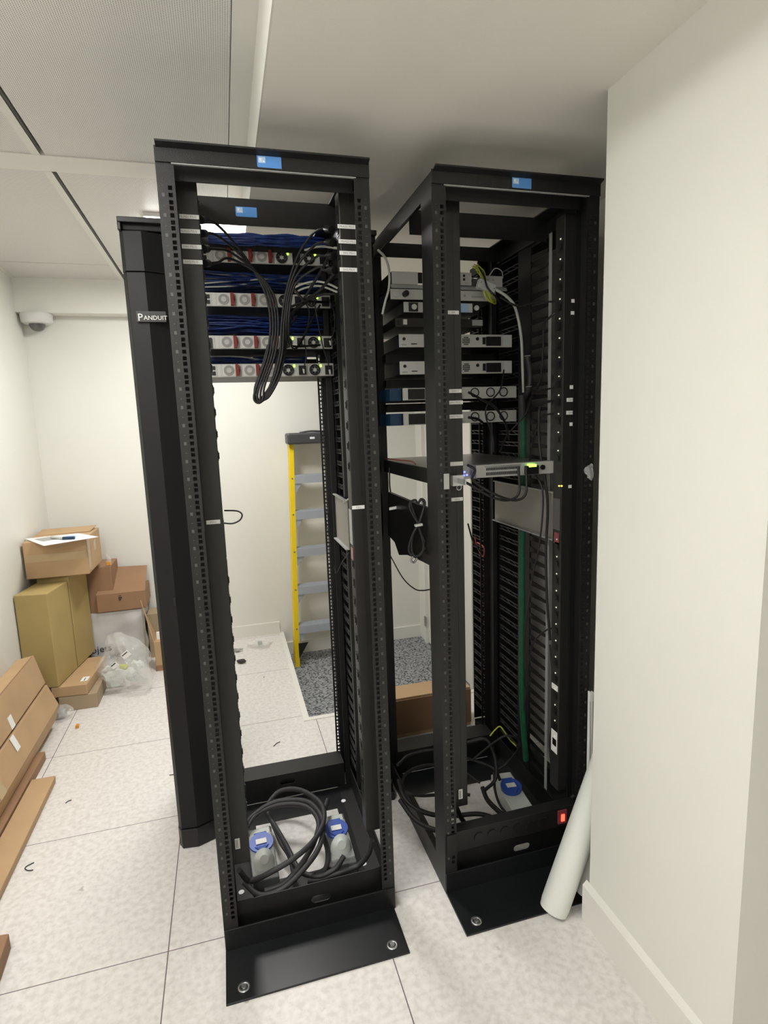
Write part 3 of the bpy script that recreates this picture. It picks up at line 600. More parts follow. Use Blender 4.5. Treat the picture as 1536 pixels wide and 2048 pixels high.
cord('earth_lead', [ox(665, 1018, .402), ox(682, 1008, .40), ox(697, 998, .39)], .003, 'whitecable', 'short pale lead on the grey panel of the first rack', 'lead')

# floor cables coiled on the base of rack 1
def zp(L): return [oz(a, b, c_) for a, b, c_ in L]
coil = [
    [(478, 1740, .17), (500, 1762, .10), (540, 1745, .13), (590, 1715, .15), (628, 1680, .15), (648, 1640, .15), (640, 1605, .14), (600, 1580, .12), (560, 1582, .10), (535, 1607, .08)],
    [(488, 1765, .10), (520, 1790, .09), (565, 1778, .10), (610, 1735, .12), (640, 1690, .13), (645, 1640, .14), (620, 1606, .14), (580, 1600, .13), (540, 1608, .12), (505, 1632, .10), (488, 1655, .10)],
    [(490, 1662, .09), (515, 1628, .10), (560, 1610, .12), (610, 1612, .13), (636, 1640, .13), (630, 1680, .13), (605, 1725, .12), (570, 1765, .10), (530, 1782, .09)],
    [(535, 1628, .08), (552, 1655, .07), (575, 1695, .07), (592, 1730, .07), (610, 1748, .06), (640, 1752, .06), (670, 1738, .07), (688, 1712, .10)],
    [(744, 1680, .17), (738, 1705, .12), (718, 1730, .07), (680, 1745, .06), (640, 1758, .05), (615, 1762, .05)],
    [(655, 1600, .10), (642, 1650, .11), (655, 1700, .08), (652, 1735, .06), (630, 1750, .06)],
    [(530, 1612, .07), (545, 1645, .06), (562, 1685, .06), (580, 1715, .05), (590, 1760, .05)],
]
cn = ['outermost loop of thick grey cable coiled on the base of the first rack', 'thick grey cable from the left power strip, swinging round the front of the coil', 'inner loop of thick grey cable coiled on the base of the first rack', 'thick grey cable slanting across the floor opening to the right socket box', 'thick grey cable from the right power strip foot, curving to the coil', 'thick grey cable running down beside the right socket box', 'thick grey cable lying between the left socket box and the floor opening']
for L, nm in zip(coil, cn): cord('mains_cable', zp(L), .0085, 'cable_grey', nm, 'mains cable', 'thick mains cables coiled on the rack base', k=7)

# socket boxes
def socket_box(c, ang, label, lid=True, plugc='greylight', W_=.043, L_=.125, z0=.005):
    t = thing('socket_box', (c[0], c[1], z0), label, 'socket box', 'blue capped socket boxes')
    ca, sa = math.cos(ang), math.sin(ang); ex = Vector((ca, sa, 0)); ey = Vector((-sa, ca, 0)); C = Vector((c[0], c[1], 0))
    Z = Vector((0, 0, 1))
    def ob(u, v, w, hu, hv, hw, nm, mt, par, bv=0): return MB().obox(C+ex*u+ey*v+Z*w, ex*hu, ey*hv, Z*hw).build(nm, mt, par, bv)
    ob(0, 0, z0+.026, W_, L_, .026, 'enclosure', 'darkgrey' if lid else 'greylight', t, .004)
    ob(0, .085 if lid else .09, z0+.044, W_*.85, .034, .012, 'terminal_cover', 'greylight', t, .003)
    # blue flanged socket with hinged cap
    q = C+ex*0+ey*.030+Z*(z0+.056)
    s_ = MB().tube([q, q+Z*.014-ey*.002], [.040, .041], 28).build('blue_socket', 'blue', t)
    MB().obox(q+ey*.034+Z*.008, ex*.022, ey*.012, Z*.008).build('cap_hinge', 'blue', s_, .002)
    MB().prism([q+ex*-.024+ey*-.020+Z*.002, q+ex*0+ey*-.046+Z*.002, q+ex*.024+ey*-.020+Z*.002], Z*.012).build('cap_lip', 'blue', s_)
    MB().obox(q+Z*.0155, ex*.018, ey*.012, Z*.001).build('white_sticker', 'label', s_)
    if lid:
        MB().obox(C+Z*(z0+.054)-ey*.012, ex*(W_-.002), ey*(L_-.030), Z*.006).build('clear_lid', 'clearhard', t, .003)
    q = C-ey*.062+Z*(z0+.058)
    if lid: MB().tube([q, q+Z*.014-ey*.004, q+Z*.030-ey*.012, q+Z*.036-ey*.026], [.036, .035, .030, .014], 24).build('white_plug_or_disc', plugc, t)
    return t
for c_, a, nm in ((oz(525, 1708, .05), .03, 'grey socket box with blue cap, nearer the left power strip of the first rack'), (oz(676, 1680, .05), -.02, 'grey socket box with blue cap, nearer the right power strip of the first rack')):
    socket_box((c_.x, c_.y), a, nm, W_=.042)
c_ = oz(1028, 1592, .05); socket_box((c_.x, c_.y), -.10, 'pale grey socket box with blue cap on the floor of the second rack', False, W_=.042, L_=.14)

# ------------------------------------------------------------------ devices in rack 2
DY = 2.0
def dev(name, x0, x1, z0, z1, label, m='palegrey', depth=.30, y=DY, cat='rack device', group='pale grey devices in the second rack'):
    t = thing(name, ((x0+x1)/2, y+depth/2, z0), label, cat, group); MB().box(x0+.001, x1-.001, y+.004, y+depth, z0+.0005, z1-.0005).build('chassis', 'black', t)
    MB().box(x0, x1, y, y+.004, z0, z1).build('rear_plate', m, t, bevel=.001); return t
def face(t, x0, x1, z0, z1, nm, m, d=.002, y=DY): return MB().box(x0, x1, y-d, y, z0, z1).build(nm, m, t)
def disc(t, x, z, r, nm, m, d=.003, y=DY): return MB().cyl((x, y-d, z), (x, y, z), r, n=20).build(nm, m, t)
# topmost: grey converter boxes on a white unit
t = dev('media_converter', .604, .700, 1.966, 2.008, 'pale grey box on the left end of the top unit in the second rack', 'palegrey', .2); face(t, .700, .716, 1.970, 2.006, 'side_socket', 'plastic', .002)
t = dev('desktop_switch', .820, .905, 1.968, 2.012, 'white box with four small square ports, top of the second rack', 'palegrey', .18)
for a in (.850, .872):
    for b in (1.984, 1.997): face(t, a, a+.007, b, b+.008, 'port', 'plastic', .001)
t = dev('media_converter', .945, 1.028, 1.966, 2.004, 'pale grey box under the wire cluster, right end of the top unit', 'palegrey', .18)
for a in (.97, .99): disc(t, a, 1.99, .003, 'screw', 'grey')
t = dev('rack_shelf', .600, 1.045, 1.957, 1.965, 'flat grey shelf plate carrying the topmost boxes of the second rack', 'grey', .30); face(t, .600, 1.045, 1.952, 1.957, 'front_lip', 'grey', .003)
t = dev('router', .598, 1.0, 1.915, 1.950, 'pale grey router with a black plug on its left, below the shelf plate'); disc(t, .650, 1.932, .010, 'black_plug', 'plastic', .02); disc(t, .618, 1.934, .013, 'round_connector', 'whitecable', .006)
face(t, .905, .948, 1.926, 1.932, 'brand_strip', 'grey'); disc(t, .876, 1.932, .004, 'screw', 'grey')
t = dev('power_module', .644, .935, 1.870, 1.908, 'dark unit with a black fan at its left end, third from the top', 'plastic')
face(t, .644, .715, 1.872, 1.906, 'left_panel', 'palegrey'); f = face(t, .662, .696, 1.874, 1.904, 'fan_block', 'plastic', .006); disc(t, .681, 1.889, .0095, 'fan_hub', 'whitecable', .010)
f = face(t, .845, .890, 1.874, 1.905, 'light_blue_panel', 'blue_light', .003, ); face(t, .890, .906, 1.874, 1.905, 'green_panel', 'greylight', .003); disc(t, .922, 1.890, .009, 'round_knob', 'greylight', .006)
t = dev('mini_computer', .612, .945, 1.822, 1.852, 'thin dark grey unit with small connectors, above the two perforated devices', 'pdu')
face(t, .621, .632, 1.828, 1.843, 'port', 'plastic', .003); face(t, .638, .652, 1.828, 1.846, 'metal_plug', 'zinc', .012); face(t, .905, .945, 1.828, 1.848, 'grey_cover', 'grey', .004)
# two identical perforated appliances
for i, (z0, z1, nm) in enumerate(((1.752, 1.797, 'upper of the two pale grey appliances with a black hexagon vent'), (1.657, 1.703, 'lower of the two pale grey appliances, a black lead crossing its left end'))):
    t = dev('security_appliance', .624, 1.066, z0, z1, nm, group='twin pale grey appliances')
    disc(t, .642, (z0+z1)/2+.006, .0055, 'dark_socket', 'plastic'); face(t, .668, .690, z0+.010, z0+.013, 'slot', 'plastic'); face(t, .633, .652, z0+.006, z0+.011, 'small_print', 'grey', .001)
    h = MB(); 
    for a in range(5):
        for b in range(5):
            if abs(a-2)+abs(b-2) < 4: h.cyl((.868+a*.006, DY-.0015, z0+.010+b*.0062), (.868+a*.006, DY, z0+.010+b*.0062), .0024, n=8)
    h.build('vent', 'plastic', t); disc(t, .925, (z0+z1)/2+.007, .006, 'dark_socket', 'plastic')
    face(t, .946, .957, z0+.010, z1-.010, 'rocker_switch', 'plastic', .003); face(t, .960, 1.018, z0+.005, z1-.008, 'power_inlet', 'plastic', .006)
    face(t, 1.032, 1.060, z0+.004, z1-.004, 'rear_label', 'greylight', .001)
# two storage units with three round fans
for i, (z0, z1, nm) in enumerate(((1.566, 1.609, 'upper grey storage unit with three round fans and a blue end'), (1.477, 1.520, 'lower grey storage unit with three round fans and a blue end'))):
    t = dev('storage_unit', .632, 1.085, z0, z1, nm, group='storage units with round fans')
    face(t, .632, .648, z0, z1, 'white_handle', 'palegrey', .010); face(t, .652, .715, z0+.003, z1-.003, 'dark_bay', 'plastic', .002)
    face(t, .80, .86, z0+.002, z0+.018, 'pull_tab', 'grey', .006)
    for cx in (.912, .976, 1.030):
        m = MB().ring((cx, DY, (z0+z1)/2+.001), (0, -1, 0), .0175, .0035, .003).build('fan_ring', 'plastic', t); MB().cyl((cx, DY-.002, (z0+z1)/2+.001), (cx, DY, (z0+z1)/2+.001), .0135, n=20).build('fan_hub', 'fanhub', m)
    MB().box(.588, .632, DY+.02, DY+.28, z0, z1).build('blue_side_cover', 'teal', t, label='blue side cover')
for z0, z1, nm in ((1.712, 1.742, 'black blanking shelf between the twin appliances'), (1.622, 1.648, 'black blanking shelf above the storage units'), (1.530, 1.558, 'black blanking shelf between the storage units')):
    t = thing('blanking_shelf', (.83, 2.2, z0), nm, 'shelf', 'black blanking shelves in the second rack'); MB().box(.606, 1.05, 2.12, 2.30, z0, z1).build('shelf_body', 'black', t, bevel=.002); MB().box(.604, 1.052, 2.115, 2.12, z0-.002, z0+.003).build('shelf_lip', 'black', t)
# hanging white converter and wires on top
t = thing('power_adapter', oy(972, 572, 1.93), 'white power adapter hanging tilted among yellow wires in the second rack', 'power adapter')
q = oy(972, 573, 1.93); e1 = Vector((.93, 0, -.30)); e2 = Vector((.30, 0, .93))
MB().obox(q, e1*.034, (0, .012, 0), e2*.016).build('body', 'greylight', t, bevel=.003); MB().cyl(q-e1*.026+Vector((0, -.0135, .004)), q-e1*.026+Vector((0, -.012, .004)), .003).cyl(q+e1*.028+Vector((0, -.0135, 0)), q+e1*.028+Vector((0, -.012, 0)), .003).build('screw', 'grey', t)
for L, nm in (([(958, 535, 1.95), (968, 552, 1.92), (975, 575, 1.90), (990, 592, 1.9), (1003, 608, 1.95)], 'black cord hanging over the white power adapter'),):
    cord('power_cable', yp(L), .0032, 'cable', nm)
m = MB()
for i in range(9):
    P = yp([(950+random.uniform(-8, 8), 530+random.uniform(-4, 6), 1.97), (962+random.uniform(-6, 6), 545+random.uniform(-8, 14), 1.94), (975+random.uniform(-8, 8), 585+random.uniform(-6, 12), 1.93), (984+random.uniform(-8, 8), 602+random.uniform(-6, 6), 1.95), (992, 600, 1.98)])
    m.tube(smooth_path(P), .0018, 6)
tag(m.build('yellow_wires', 'yellowgreen'), 'tangle of thin yellow wires around the white power adapter', 'wires', kind='stuff')
cord('white_network_cable', yp([(978, 552, 1.97), (990, 537, 1.96), (1003, 542, 1.96), (1006, 556, 1.98)]), .0016, 'whitecable', 'thin white cable arching above the right grey box', 'network cable')
cord('white_network_cable', yp([(990, 578, 1.93), (1012, 592, 1.92), (1028, 610, 1.92), (1037, 640, 1.94), (1043, 680, 1.95), (1045, 730, 1.95), (1047, 785, 1.95)]), .0055, 'whitecable', 'thick white cable curving down from the power adapter', 'network cable')
cord('white_network_cable', yp([(756, 500, 1.98), (770, 515, 1.96), (778, 540, 1.95), (778, 575, 1.95), (770, 605, 1.96), (765, 628, 1.98)]), .0042, 'whitecable', 'white cable curving down left of the devices in the second rack', 'network cable')
# green sleeved bundle
g = [oy(1043, 790, 1.905), oy(1046, 860, 1.905), oy(1046, 960, 1.905), oy(1044, 1100, 1.905), oy(1044, 1250, 1.905), oy(1044, 1400, 1.905), oy(1052, 1520, 1.905)]
t = thing('sleeved_cable_bundle', g[-1], 'green sleeved cable bundle running down the right side of the second rack', 'cable bundle')
P = smooth_path(g, 6); MB().tube(P[:5], .012, 12).build('grey_sleeve', 'cable_grey', t); MB().tube(P[4:], .0115, 12).build('green_sleeve', 'green', t)
t2 = thing('clear_cable_sleeve', oy(1055, 740, 1.92), 'dark cable bundle tied with clear ties right of the twin appliances', 'cable bundle')
MB().tube(smooth_path([oy(1054, 712, 1.90), oy(1060, 745, 1.90), (oy(1058, 775, 1.90)), oy(1048, 800, 1.93)]), .010, 10).build('sleeve', 'cable_grey', t2)
for a, b in ((1055, 713), (1058, 774)): MB().ring(oy(a, b, 1.90), (0, 0, 1), .0125, .003, .003).build('tie', 'clearhard', t2)

# thin server
SX0, SX1, SY, SZ0, SZ1 = .603, 1.045, 1.662, 1.302, 1.346
t = thing('rack_server', (.82, 1.95, SZ0), 'thin grey rack server at mid height of the second rack, blue and green lights lit', 'server')
MB().box(SX0, SX1, SY+.03, 2.24, SZ0, SZ1).build('chassis', 'steel', t, bevel=.001)
MB().box(.76, SX1, SY, SY+.03, SZ0+.004, SZ1).build('rear_panel', 'silver', t, bevel=.001)
MB().box(SX0-.006, SX0, SY+.01, 2.24, SZ0-.002, SZ1-.002).build('slide_rail', 'black', t, label='black slide rail'); MB().box(SX1, SX1+.005, SY+.06, 2.24, SZ0, SZ1-.004).build('slide_rail', 'black', t, label='black slide rail')
g = MB()
for i in range(22):
    g.box(.795+i*.0055, .7985+i*.0055, SY-.001, SY, SZ0+.010, SZ0+.020); g.box(.795+i*.0055, .7985+i*.0055, SY-.001, SY, SZ0+.026, SZ0+.034)
g.build('vent_slots', 'plastic', t)
MB().box(.79, .915, SY-.003, SY, SZ0+.036, SZ0+.040).build('port_row', 'zinc', t)
MB().box(.930, .976, SY-.012, SY, SZ0+.006, SZ0+.034).build('power_supply', 'plastic', t)
MB().box(.940, .966, SY-.014, SY-.002, SZ0+.030, SZ0+.038).build('green_light', 'green_led', t)
MB().cyl((.995, SY-.006, SZ0+.026), (.995, SY, SZ0+.026), .008).build('fan_hole', 'plastic', t)
for a, b in ((929, 944), (934, 950), (928, 951)): q = oy(a, b, 1.655); MB().obox(q, (.0022, 0, 0), (0, .002, 0), (0, 0, .0022)).build('blue_light', 'blue_led', t)
for a, b in ((1119, 972), (1124, 972)): q = oy(a, b, 1.598); MB().cyl(q, q+Vector((0, .004, 0)), .0022, n=10).build('amber_light', 'amber_led', pD)
# metal clips on the left posts and plastic bag on the right post
t = thing('cable_arm_bracket', oy(903, 963, 1.59), 'zinc plated bracket on the left post of the second rack, under the server', 'bracket')
q = oy(893, 963, 1.508); MB().box(q.x-.008, q.x+.008, 1.507, 1.511, q.z-.022, q.z+.022).build('plate', 'zinc', t)
q = oy(913, 963, 1.58); MB().box(q.x-.018, q.x+.018, 1.565, 1.585, q.z-.012, q.z+.020).box(q.x-.002, q.x+.002, 1.511, 1.585, q.z-.004, q.z+.012).build('clip_body', 'zinc', t, bevel=.001)
MB().ring((q.x+.006, 1.575, q.z-.018), (0, 1, 0), .009, .003, .004).build('hook', 'zinc', t)
def crumple(c, r, n, seed, sq=(1, 1, 1), rough=.28):
    rnd = random.Random(seed); import bmesh
    bm = bmesh.new(); bmesh.ops.create_icosphere(bm, subdivisions=n, radius=1)
    dirs = [Vector((rnd.uniform(-1, 1), rnd.uniform(-1, 1), rnd.uniform(-1, 1))).normalized() for _ in range(26)]
    vs = []
    for v in bm.verts:
        d_ = v.co.normalized(); s_ = 1
        for j, w in enumerate(dirs):
            a = d_.dot(w)
            if a > .80: s_ += (rough if j % 2 else -rough)*(a-.80)/.20*.6
        s_ += rnd.uniform(-.045, .045)
        vs.append(Vector(c)+Vector((d_.x*sq[0], d_.y*sq[1], d_.z*sq[2]))*r*s_)
    fs = [tuple(v.index for v in f.verts) for f in bm.faces]; bm.free()
    return vs, fs
q = oy(1180, 943, 1.50); vs, fs = crumple(q, .016, 3, 3, (.8, .6, 1.1), .6)
m = MB(); m.add(vs, fs); tag(m.build('plastic_bag', 'clear'), 'small crumpled clear plastic bag taped on the right post of the second rack', 'plastic bag')
# horizontal power strip with lit red switch at the bottom of rack 2
t = thing('rack_power_strip', (.83, 1.53, .135), 'black horizontal power strip with a lit red switch at the foot of the second rack', 'power strip')
MB().box(.612, 1.050, 1.516, 1.556, .135, .205).build('housing', 'black', t, bevel=.002)
MB().box(.578, .612, 1.508, 1.511, .135, .205).build('mounting_ear', 'black', t); MB().box(1.050, 1.080, 1.508, 1.511, .135, .205).build('mounting_ear', 'black', t)
for i in range(6): MB().cyl((.690+i*.046, 1.512, .170), (.690+i*.046, 1.517, .170), .016, n=20).build('outlet', 'plastic', t)
s_ = MB().box(.975, 1.007, 1.510, 1.516, .150, .196).build('switch_housing', 'darkred', t); MB().box(.985, .997, 1.507, 1.510, .160, .184).build('lit_rocker', 'red_led', s_, label='glowing red rocker')

# cables inside rack 2
c2 = [
    ([(938, 785, 1.67), (965, 800, 1.75), (990, 815, 1.80), (1010, 845, 1.85), (1018, 880, 1.88)], .0042, 'black cord arcing from the left power strip past the round fans'),
    ([(938, 835, 1.67), (955, 838, 1.75), (965, 845, 1.9)], .0045, 'short black cord entering the lower storage unit'),
    ([(1008, 740, 1.93), (1000, 780, 1.88), (975, 810, 1.86), (972, 835, 1.86), (985, 870, 1.86), (988, 905, 1.86)], .0028, 'thin black cord dangling in front of the storage units'),
    ([(1110, 775, 1.66), (1080, 782, 1.75), (1065, 790, 1.82), (1050, 830, 1.86), (1015, 870, 1.88), (1000, 905, 1.86)], .003, 'black cord from the right power strip swinging left above the server'),
    ([(1110, 800, 1.66), (1085, 808, 1.72), (1078, 830, 1.74), (1080, 900, 1.70), (1095, 1000, 1.67), (1092, 1100, 1.67), (1094, 1200, 1.67), (1100, 1280, 1.66)], .0045, 'long black cord hanging down beside the right power strip'),
    ([(1110, 826, 1.66), (1082, 835, 1.76), (1070, 870, 1.80), (1060, 930, 1.72), (1085, 980, 1.66), (1080, 1080, 1.66), (1060, 1180, 1.70), (1048, 1300, 1.75), (1060, 1370, 1.75)], .003, 'long thin black cord wandering down past the server'),
    ([(1000, 595, 1.9), (1035, 612, 1.86), (1070, 605, 1.75), (1112, 603, 1.66)], .0035, 'black cord reaching the upper outlet of the right power strip'),
    ([(1112, 625, 1.66), (1098, 636, 1.68), (1088, 650, 1.72), (1086, 700, 1.76), (1080, 760, 1.80), (1060, 800, 1.86)], .004, 'black cord from the second outlet of the right power strip, hanging down'),
    ([(1112, 1255, 1.66), (1090, 1262, 1.68), (1065, 1290, 1.74), (1055, 1350, 1.78), (1048, 1420, 1.80)], .003, 'black cord below the row of small lights'),
    ([(1100, 1290, 1.66), (1106, 1360, 1.66), (1110, 1420, 1.66), (1100, 1480, 1.66), (1103, 1540, 1.66)], .0035, 'black cord hanging at the foot of the right power strip'),
    ([(1037, 935, 1.64), (1038, 985, 1.63), (1018, 1000, 1.63), (985, 995, 1.63), (950, 975, 1.63), (932, 965, 1.64)], .0042, 'black cord looping under the server from its power supply'),
    ([(1052, 935, 1.64), (1052, 985, 1.63), (1035, 1000, 1.63), (1005, 995, 1.63), (970, 978, 1.63), (945, 960, 1.64), (950, 940, 1.64), (935, 930, 1.64)], .0042, 'black cord double looped under the server'),
    ([(936, 1048, 1.66), (945, 1080, 1.72), (955, 1095, 1.78), (964, 1110, 1.80)], .0028, 'dark lead running to the red cable clip'),
    ([(780, 1110, 1.99), (805, 1155, 1.90), (828, 1177, 1.82), (845, 1181, 1.72), (868, 1177, 1.62)], .0022, 'thin black cable sagging between the two racks'),
    ([(779, 935, 1.98), (779, 965, 1.98), (781, 985, 1.98)], .003, 'short black lead hanging at the left end of the server'),
]
for L, r, nm in c2: cord('device_cable', yp(L), r, 'cable', nm, 'cord', 'black cords in the second rack')
cord('red_patch_cable', [ox(950, 1075, 1.06), ox(955, 1095, 1.06), ox(966, 1113, 1.055), ox(968, 1095, 1.05), ox(955, 1085, 1.05)], .003, 'redcable', 'red patch cable looped over the fingers in the second rack', 'patch cable')
cord('red_patch_cable', [(.606, 1.80, 1.350), (.63, 1.92, 1.352), (.62, 2.05, 1.350), (.60, 2.15, 1.352)], .0022, 'redcable', 'thin red cable lying on top of the server', 'patch cable')
# tied cable loop on black tray
t = thing('tied_cable_loop', oy(836, 1050, 1.66), 'black cable tied into a figure eight with a white twist tie, between the racks', 'cable loop')
m = MB(); y_ = 1.66
for i, o in enumerate((0, 5)):
    m.tube(smooth_path(yp([(836+o*.3, 1048, y_), (826-o, 1020, y_), (822-o*.5, 1006, y_), (830, 1000, y_), (836, 1006, y_), (842+o*.4, 998, y_), (848+o*.4, 1006, y_), (846, 1022, y_), (837, 1048, y_), (826, 1068, y_), (818+o, 1092, y_), (820+o, 1106, y_), (832, 1112, y_), (843-o*.5, 1108, y_), (847+o, 1090, y_), (842, 1068, y_), (836, 1048, y_)]), 6), .0036, 8)
m.build('loop', 'cable_grey', t); q = oy(837, 1050, y_-.004); MB().obox(q, (.012, 0, .001), (0, .007, 0), (0, 0, .0035)).build('twist_tie', 'label', t, bevel=.001)
q = oy(788, 1016, 1.96); tag(MB().obox(q, (.018, 0, .002), (0, .001, 0), (0, 0, .005)).build('cable_tag', 'label'), 'small white tag behind the right post of the first rack', 'tag')
cord('velcro_strap', yp([(828, 1110, 1.72), (822, 1120, 1.72), (828, 1125, 1.72), (834, 1116, 1.72)]), .0035, 'zinc', 'short silvery strap under the black side tray', 'strap')
# floor coils rack 2
c3 = [
    ([(800, 1600, .12), (830, 1640, .10), (870, 1660, .10), (915, 1665, .14), (950, 1655, .12)], .0085, 'thick black cable crossing the left side rail of the second rack'),
    ([(797, 1560, .16), (812, 1600, .13), (850, 1625, .10), (900, 1632, .08), (960, 1628, .08), (1010, 1645, .08), (1040, 1650, .08)], .0085, 'thick black cable lying across the floor of the second rack'),
    ([(935, 1485, .22), (970, 1478, .24), (985, 1500, .22), (992, 1530, .18), (990, 1560, .14), (970, 1580, .1)], .007, 'thick black cable arching up at the back of the second rack floor'),
    ([(945, 1520, .20), (975, 1495, .25), (1010, 1472, .30), (1035, 1478, .28), (1038, 1495, .22), (1015, 1525, .15), (990, 1545, .12)], .004, 'black cable rising to the green bundle foot'),
    ([(795, 1530, .2), (820, 1510, .18), (870, 1500, .18), (930, 1515, .15), (985, 1535, .12), (1000, 1560, .10)], .006, 'black cable along the back of the second rack floor'),
    ([(988, 1545, .10), (990, 1580, .08), (1000, 1610, .08), (1020, 1635, .08)], .005, 'black cable slanting beside the pale socket box'),
    ([(965, 1575, .09), (975, 1600, .07), (1000, 1625, .07), (1030, 1648, .07)], .009, 'thick black cable pair slanting to the front of the second rack'),
    ([(1150, 1590, .20), (1130, 1610, .16), (1120, 1625, .13)], .008, 'thick black cable leaving the foot of the right power strip of the second rack'),
    ([(913, 1615, .20), (925, 1640, .15), (945, 1658, .10), (985, 1665, .06)], .008, 'thick black cable leaving the foot of the left power strip of the second rack'),
    ([(940, 1590, .08), (905, 1585, .08), (870, 1590, .08), (830, 1590, .10), (805, 1575, .12), (815, 1545, .14), (860, 1530, .12), (920, 1540, .1), (960, 1565, .08)], .006, 'loop of black cable on the floor of the second rack'),
]
for L, r, nm in c3: cord('mains_cable', zp(L), r, 'cable', nm, 'mains cable', 'black mains cables on the second rack floor')
cord('earth_wire', [oz(980, 1472, .24), oz(990, 1460, .26), oz(1000, 1453, .28), oz(1010, 1465, .26), oz(1020, 1480, .2), oz(1032, 1492, .18)], .0028, 'yellowgreen', 'yellow and green earth wire kinked at the back foot of the second rack', 'wire')
cord('white_tie', [oy(913, 1668, 1.57), oy(920, 1677, 1.56), oy(931, 1672, 1.57)], .003, 'label', 'white tie curled on the left foot of the second rack', 'tie')
# cardboard box behind rack 2 base
t = thing('cardboard_box', (.87, 2.55, 0), 'long brown cardboard box behind the base of the second rack', 'cardboard box')
MB().box(.655, 1.07, 2.43, 2.56, .0, .20).build('box_body', 'card', t, bevel=.003)
MB().box(.655, 1.07, 2.425, 2.43, .02, .19).build('front_flap', 'card_dark', t)
t.location.z = 0
# ------------------------------------------------------------------ ladder
t = thing('step_ladder', (.58, 3.82, -.17), 'yellow step ladder with aluminium steps leaning by the far wall, grey top cap', 'ladder')
yb, yt, zb, zt = 3.80, 3.93, -.17, 1.385
def lerp(a, b, f): return a+(b-a)*f
for s in (0, 1):
    xb, xt = (.362, .424) if s == 0 else (.83, .78)
    sd = 1 if s == 0 else -1
    MB().add([(xb, yb, zb), (xb+sd*.030, yb, zb), (xt+sd*.030, yt, zt), (xt, yt, zt), (xb, yb+.055, zb), (xb+sd*.030, yb+.055, zb), (xt+sd*.030, yt+.055, zt), (xt, yt+.055, zt)],
             [(0, 1, 2, 3), (4, 7, 6, 5), (0, 4, 5, 1), (3, 2, 6, 7), (0, 3, 7, 4), (1, 5, 6, 2)]).build('side_rail', 'yellow', t)
    MB().tube([(xb+sd*.01, yb+.10, zb), (xt+sd*.01, yt+.075, zt)], .012, 8).build('rear_leg', 'yellow', t)
for py_ in (952, 1024, 1098, 1172, 1248):
    z = oy(594, py_, 3.87).z; f = (z-zb)/(zt-zb); x0 = lerp(.392, .454, f); x1 = lerp(.80, .75, f); y = lerp(yb, yt, f)
    st = MB().box(x0, x1, y-.006, y+.075, z-.004, z).box(x0, x1, y-.008, y-.004, z-.055, z-.004)
    for k in range(4): st.box(x0, x1, y+k*.02, y+k*.02+.008, z, z+.003)
    st.build('step', 'alu', t)
    MB().prism([(x0, y, z-.055), (x0+.05, y, z-.055), (x0, y, z-.12)], (0, .004, 0)).build('step_brace', 'alu', t)
    MB().cyl((x0-.015, y-.003, z-.02), (x0-.015, y, z-.02), .006, n=10).build('rivet', 'steel', t)
MB().prism([(.392, yb, zb+.06), (.46, yb, zb+.17), (.392, yb, zb+.17)], (0, .006, 0)).build('corner_brace', 'plastic', t)
cap = MB().box(.408, .80, yt-.05, yt+.10, zt-.02, zt+.055).build('top_cap', 'tabblack', t, bevel=.012)
MB().box(.56, .592, yt-.053, yt-.05, zt+.012, zt+.026).build('cap_label', 'label', cap)
MB().tube(smooth_path([(.50, yt+.01, zt+.056), (.58, yt+.0, zt+.064), (.70, yt+.02, zt+.056)]), .006, 8).build('cap_handle', 'tabblack', cap)

# ------------------------------------------------------------------ dome camera
q = Vector((-1.02, 3.985, 2.205)); q = Vector((oy(73, 640, 3.985).x, 3.99, 2.205))
t = thing('dome_security_camera', q, 'white dome security camera under the ceiling bulkhead in the far corner', 'security camera')
MB().tube([q, q+Vector((0, 0, -.004)), q+Vector((0, 0, -.048)), q+Vector((0, 0, -.058))], [.085, .088, .085, .070], 36).build('housing', 'camwhite', t)
P = [q+Vector((0, 0, -.058-.045*math.sin(a*math.pi/16))) for a in range(9)]
MB().tube(P, [.044*math.cos(a*math.pi/16)+.001 for a in range(9)], 28).build('dome', 'dome', t)
MB().ring(q+Vector((0, 0, -.060)), (0, 0, 1), .050, .008, .004, 30).build('trim_ring', 'camwhite', t)

# ------------------------------------------------------------------ cardboard boxes along the left wall
def carton(name, c, w, d_, h, ang, z0, label, m='card', flap=None, tape=None, group='cardboard boxes along the left wall'):
    """front-left bottom corner c, width along local x, depth along local y"""
    t = thing(name, (c[0], c[1], z0), label, 'cardboard box', group)
    ex = Vector((math.cos(ang), math.sin(ang), 0)); ey = Vector((-math.sin(ang), math.cos(ang), 0)); O = Vector((c[0], c[1], z0)); Z = Vector((0, 0, 1))
    MB().obox(O+ex*w/2+ey*d_/2+Z*h/2, ex*w/2, ey*d_/2, Z*h/2).build('box_body', m, t, bevel=.004)
    if tape: MB().obox(O+ex*w/2+ey*(-.0006)+Z*h*tape, ex*w*.48, ey*.0006, Z*.022).build('tape', 'tape', t)
    return t, O, ex, ey
def prism_y(name, sec, y0, y1, label, m='card', seam=True):
    t = thing(name, (sum(p[0] for p in sec)/len(sec), (y0+y1)/2, min(p[1] for p in sec)), label, 'cardboard box', 'long cardboard boxes on the left wall side')
    MB().prism([(a, y1, b) for a, b in sec], (0, y0-y1, 0)).build('box_body', m, t, bevel=.003)
    return t
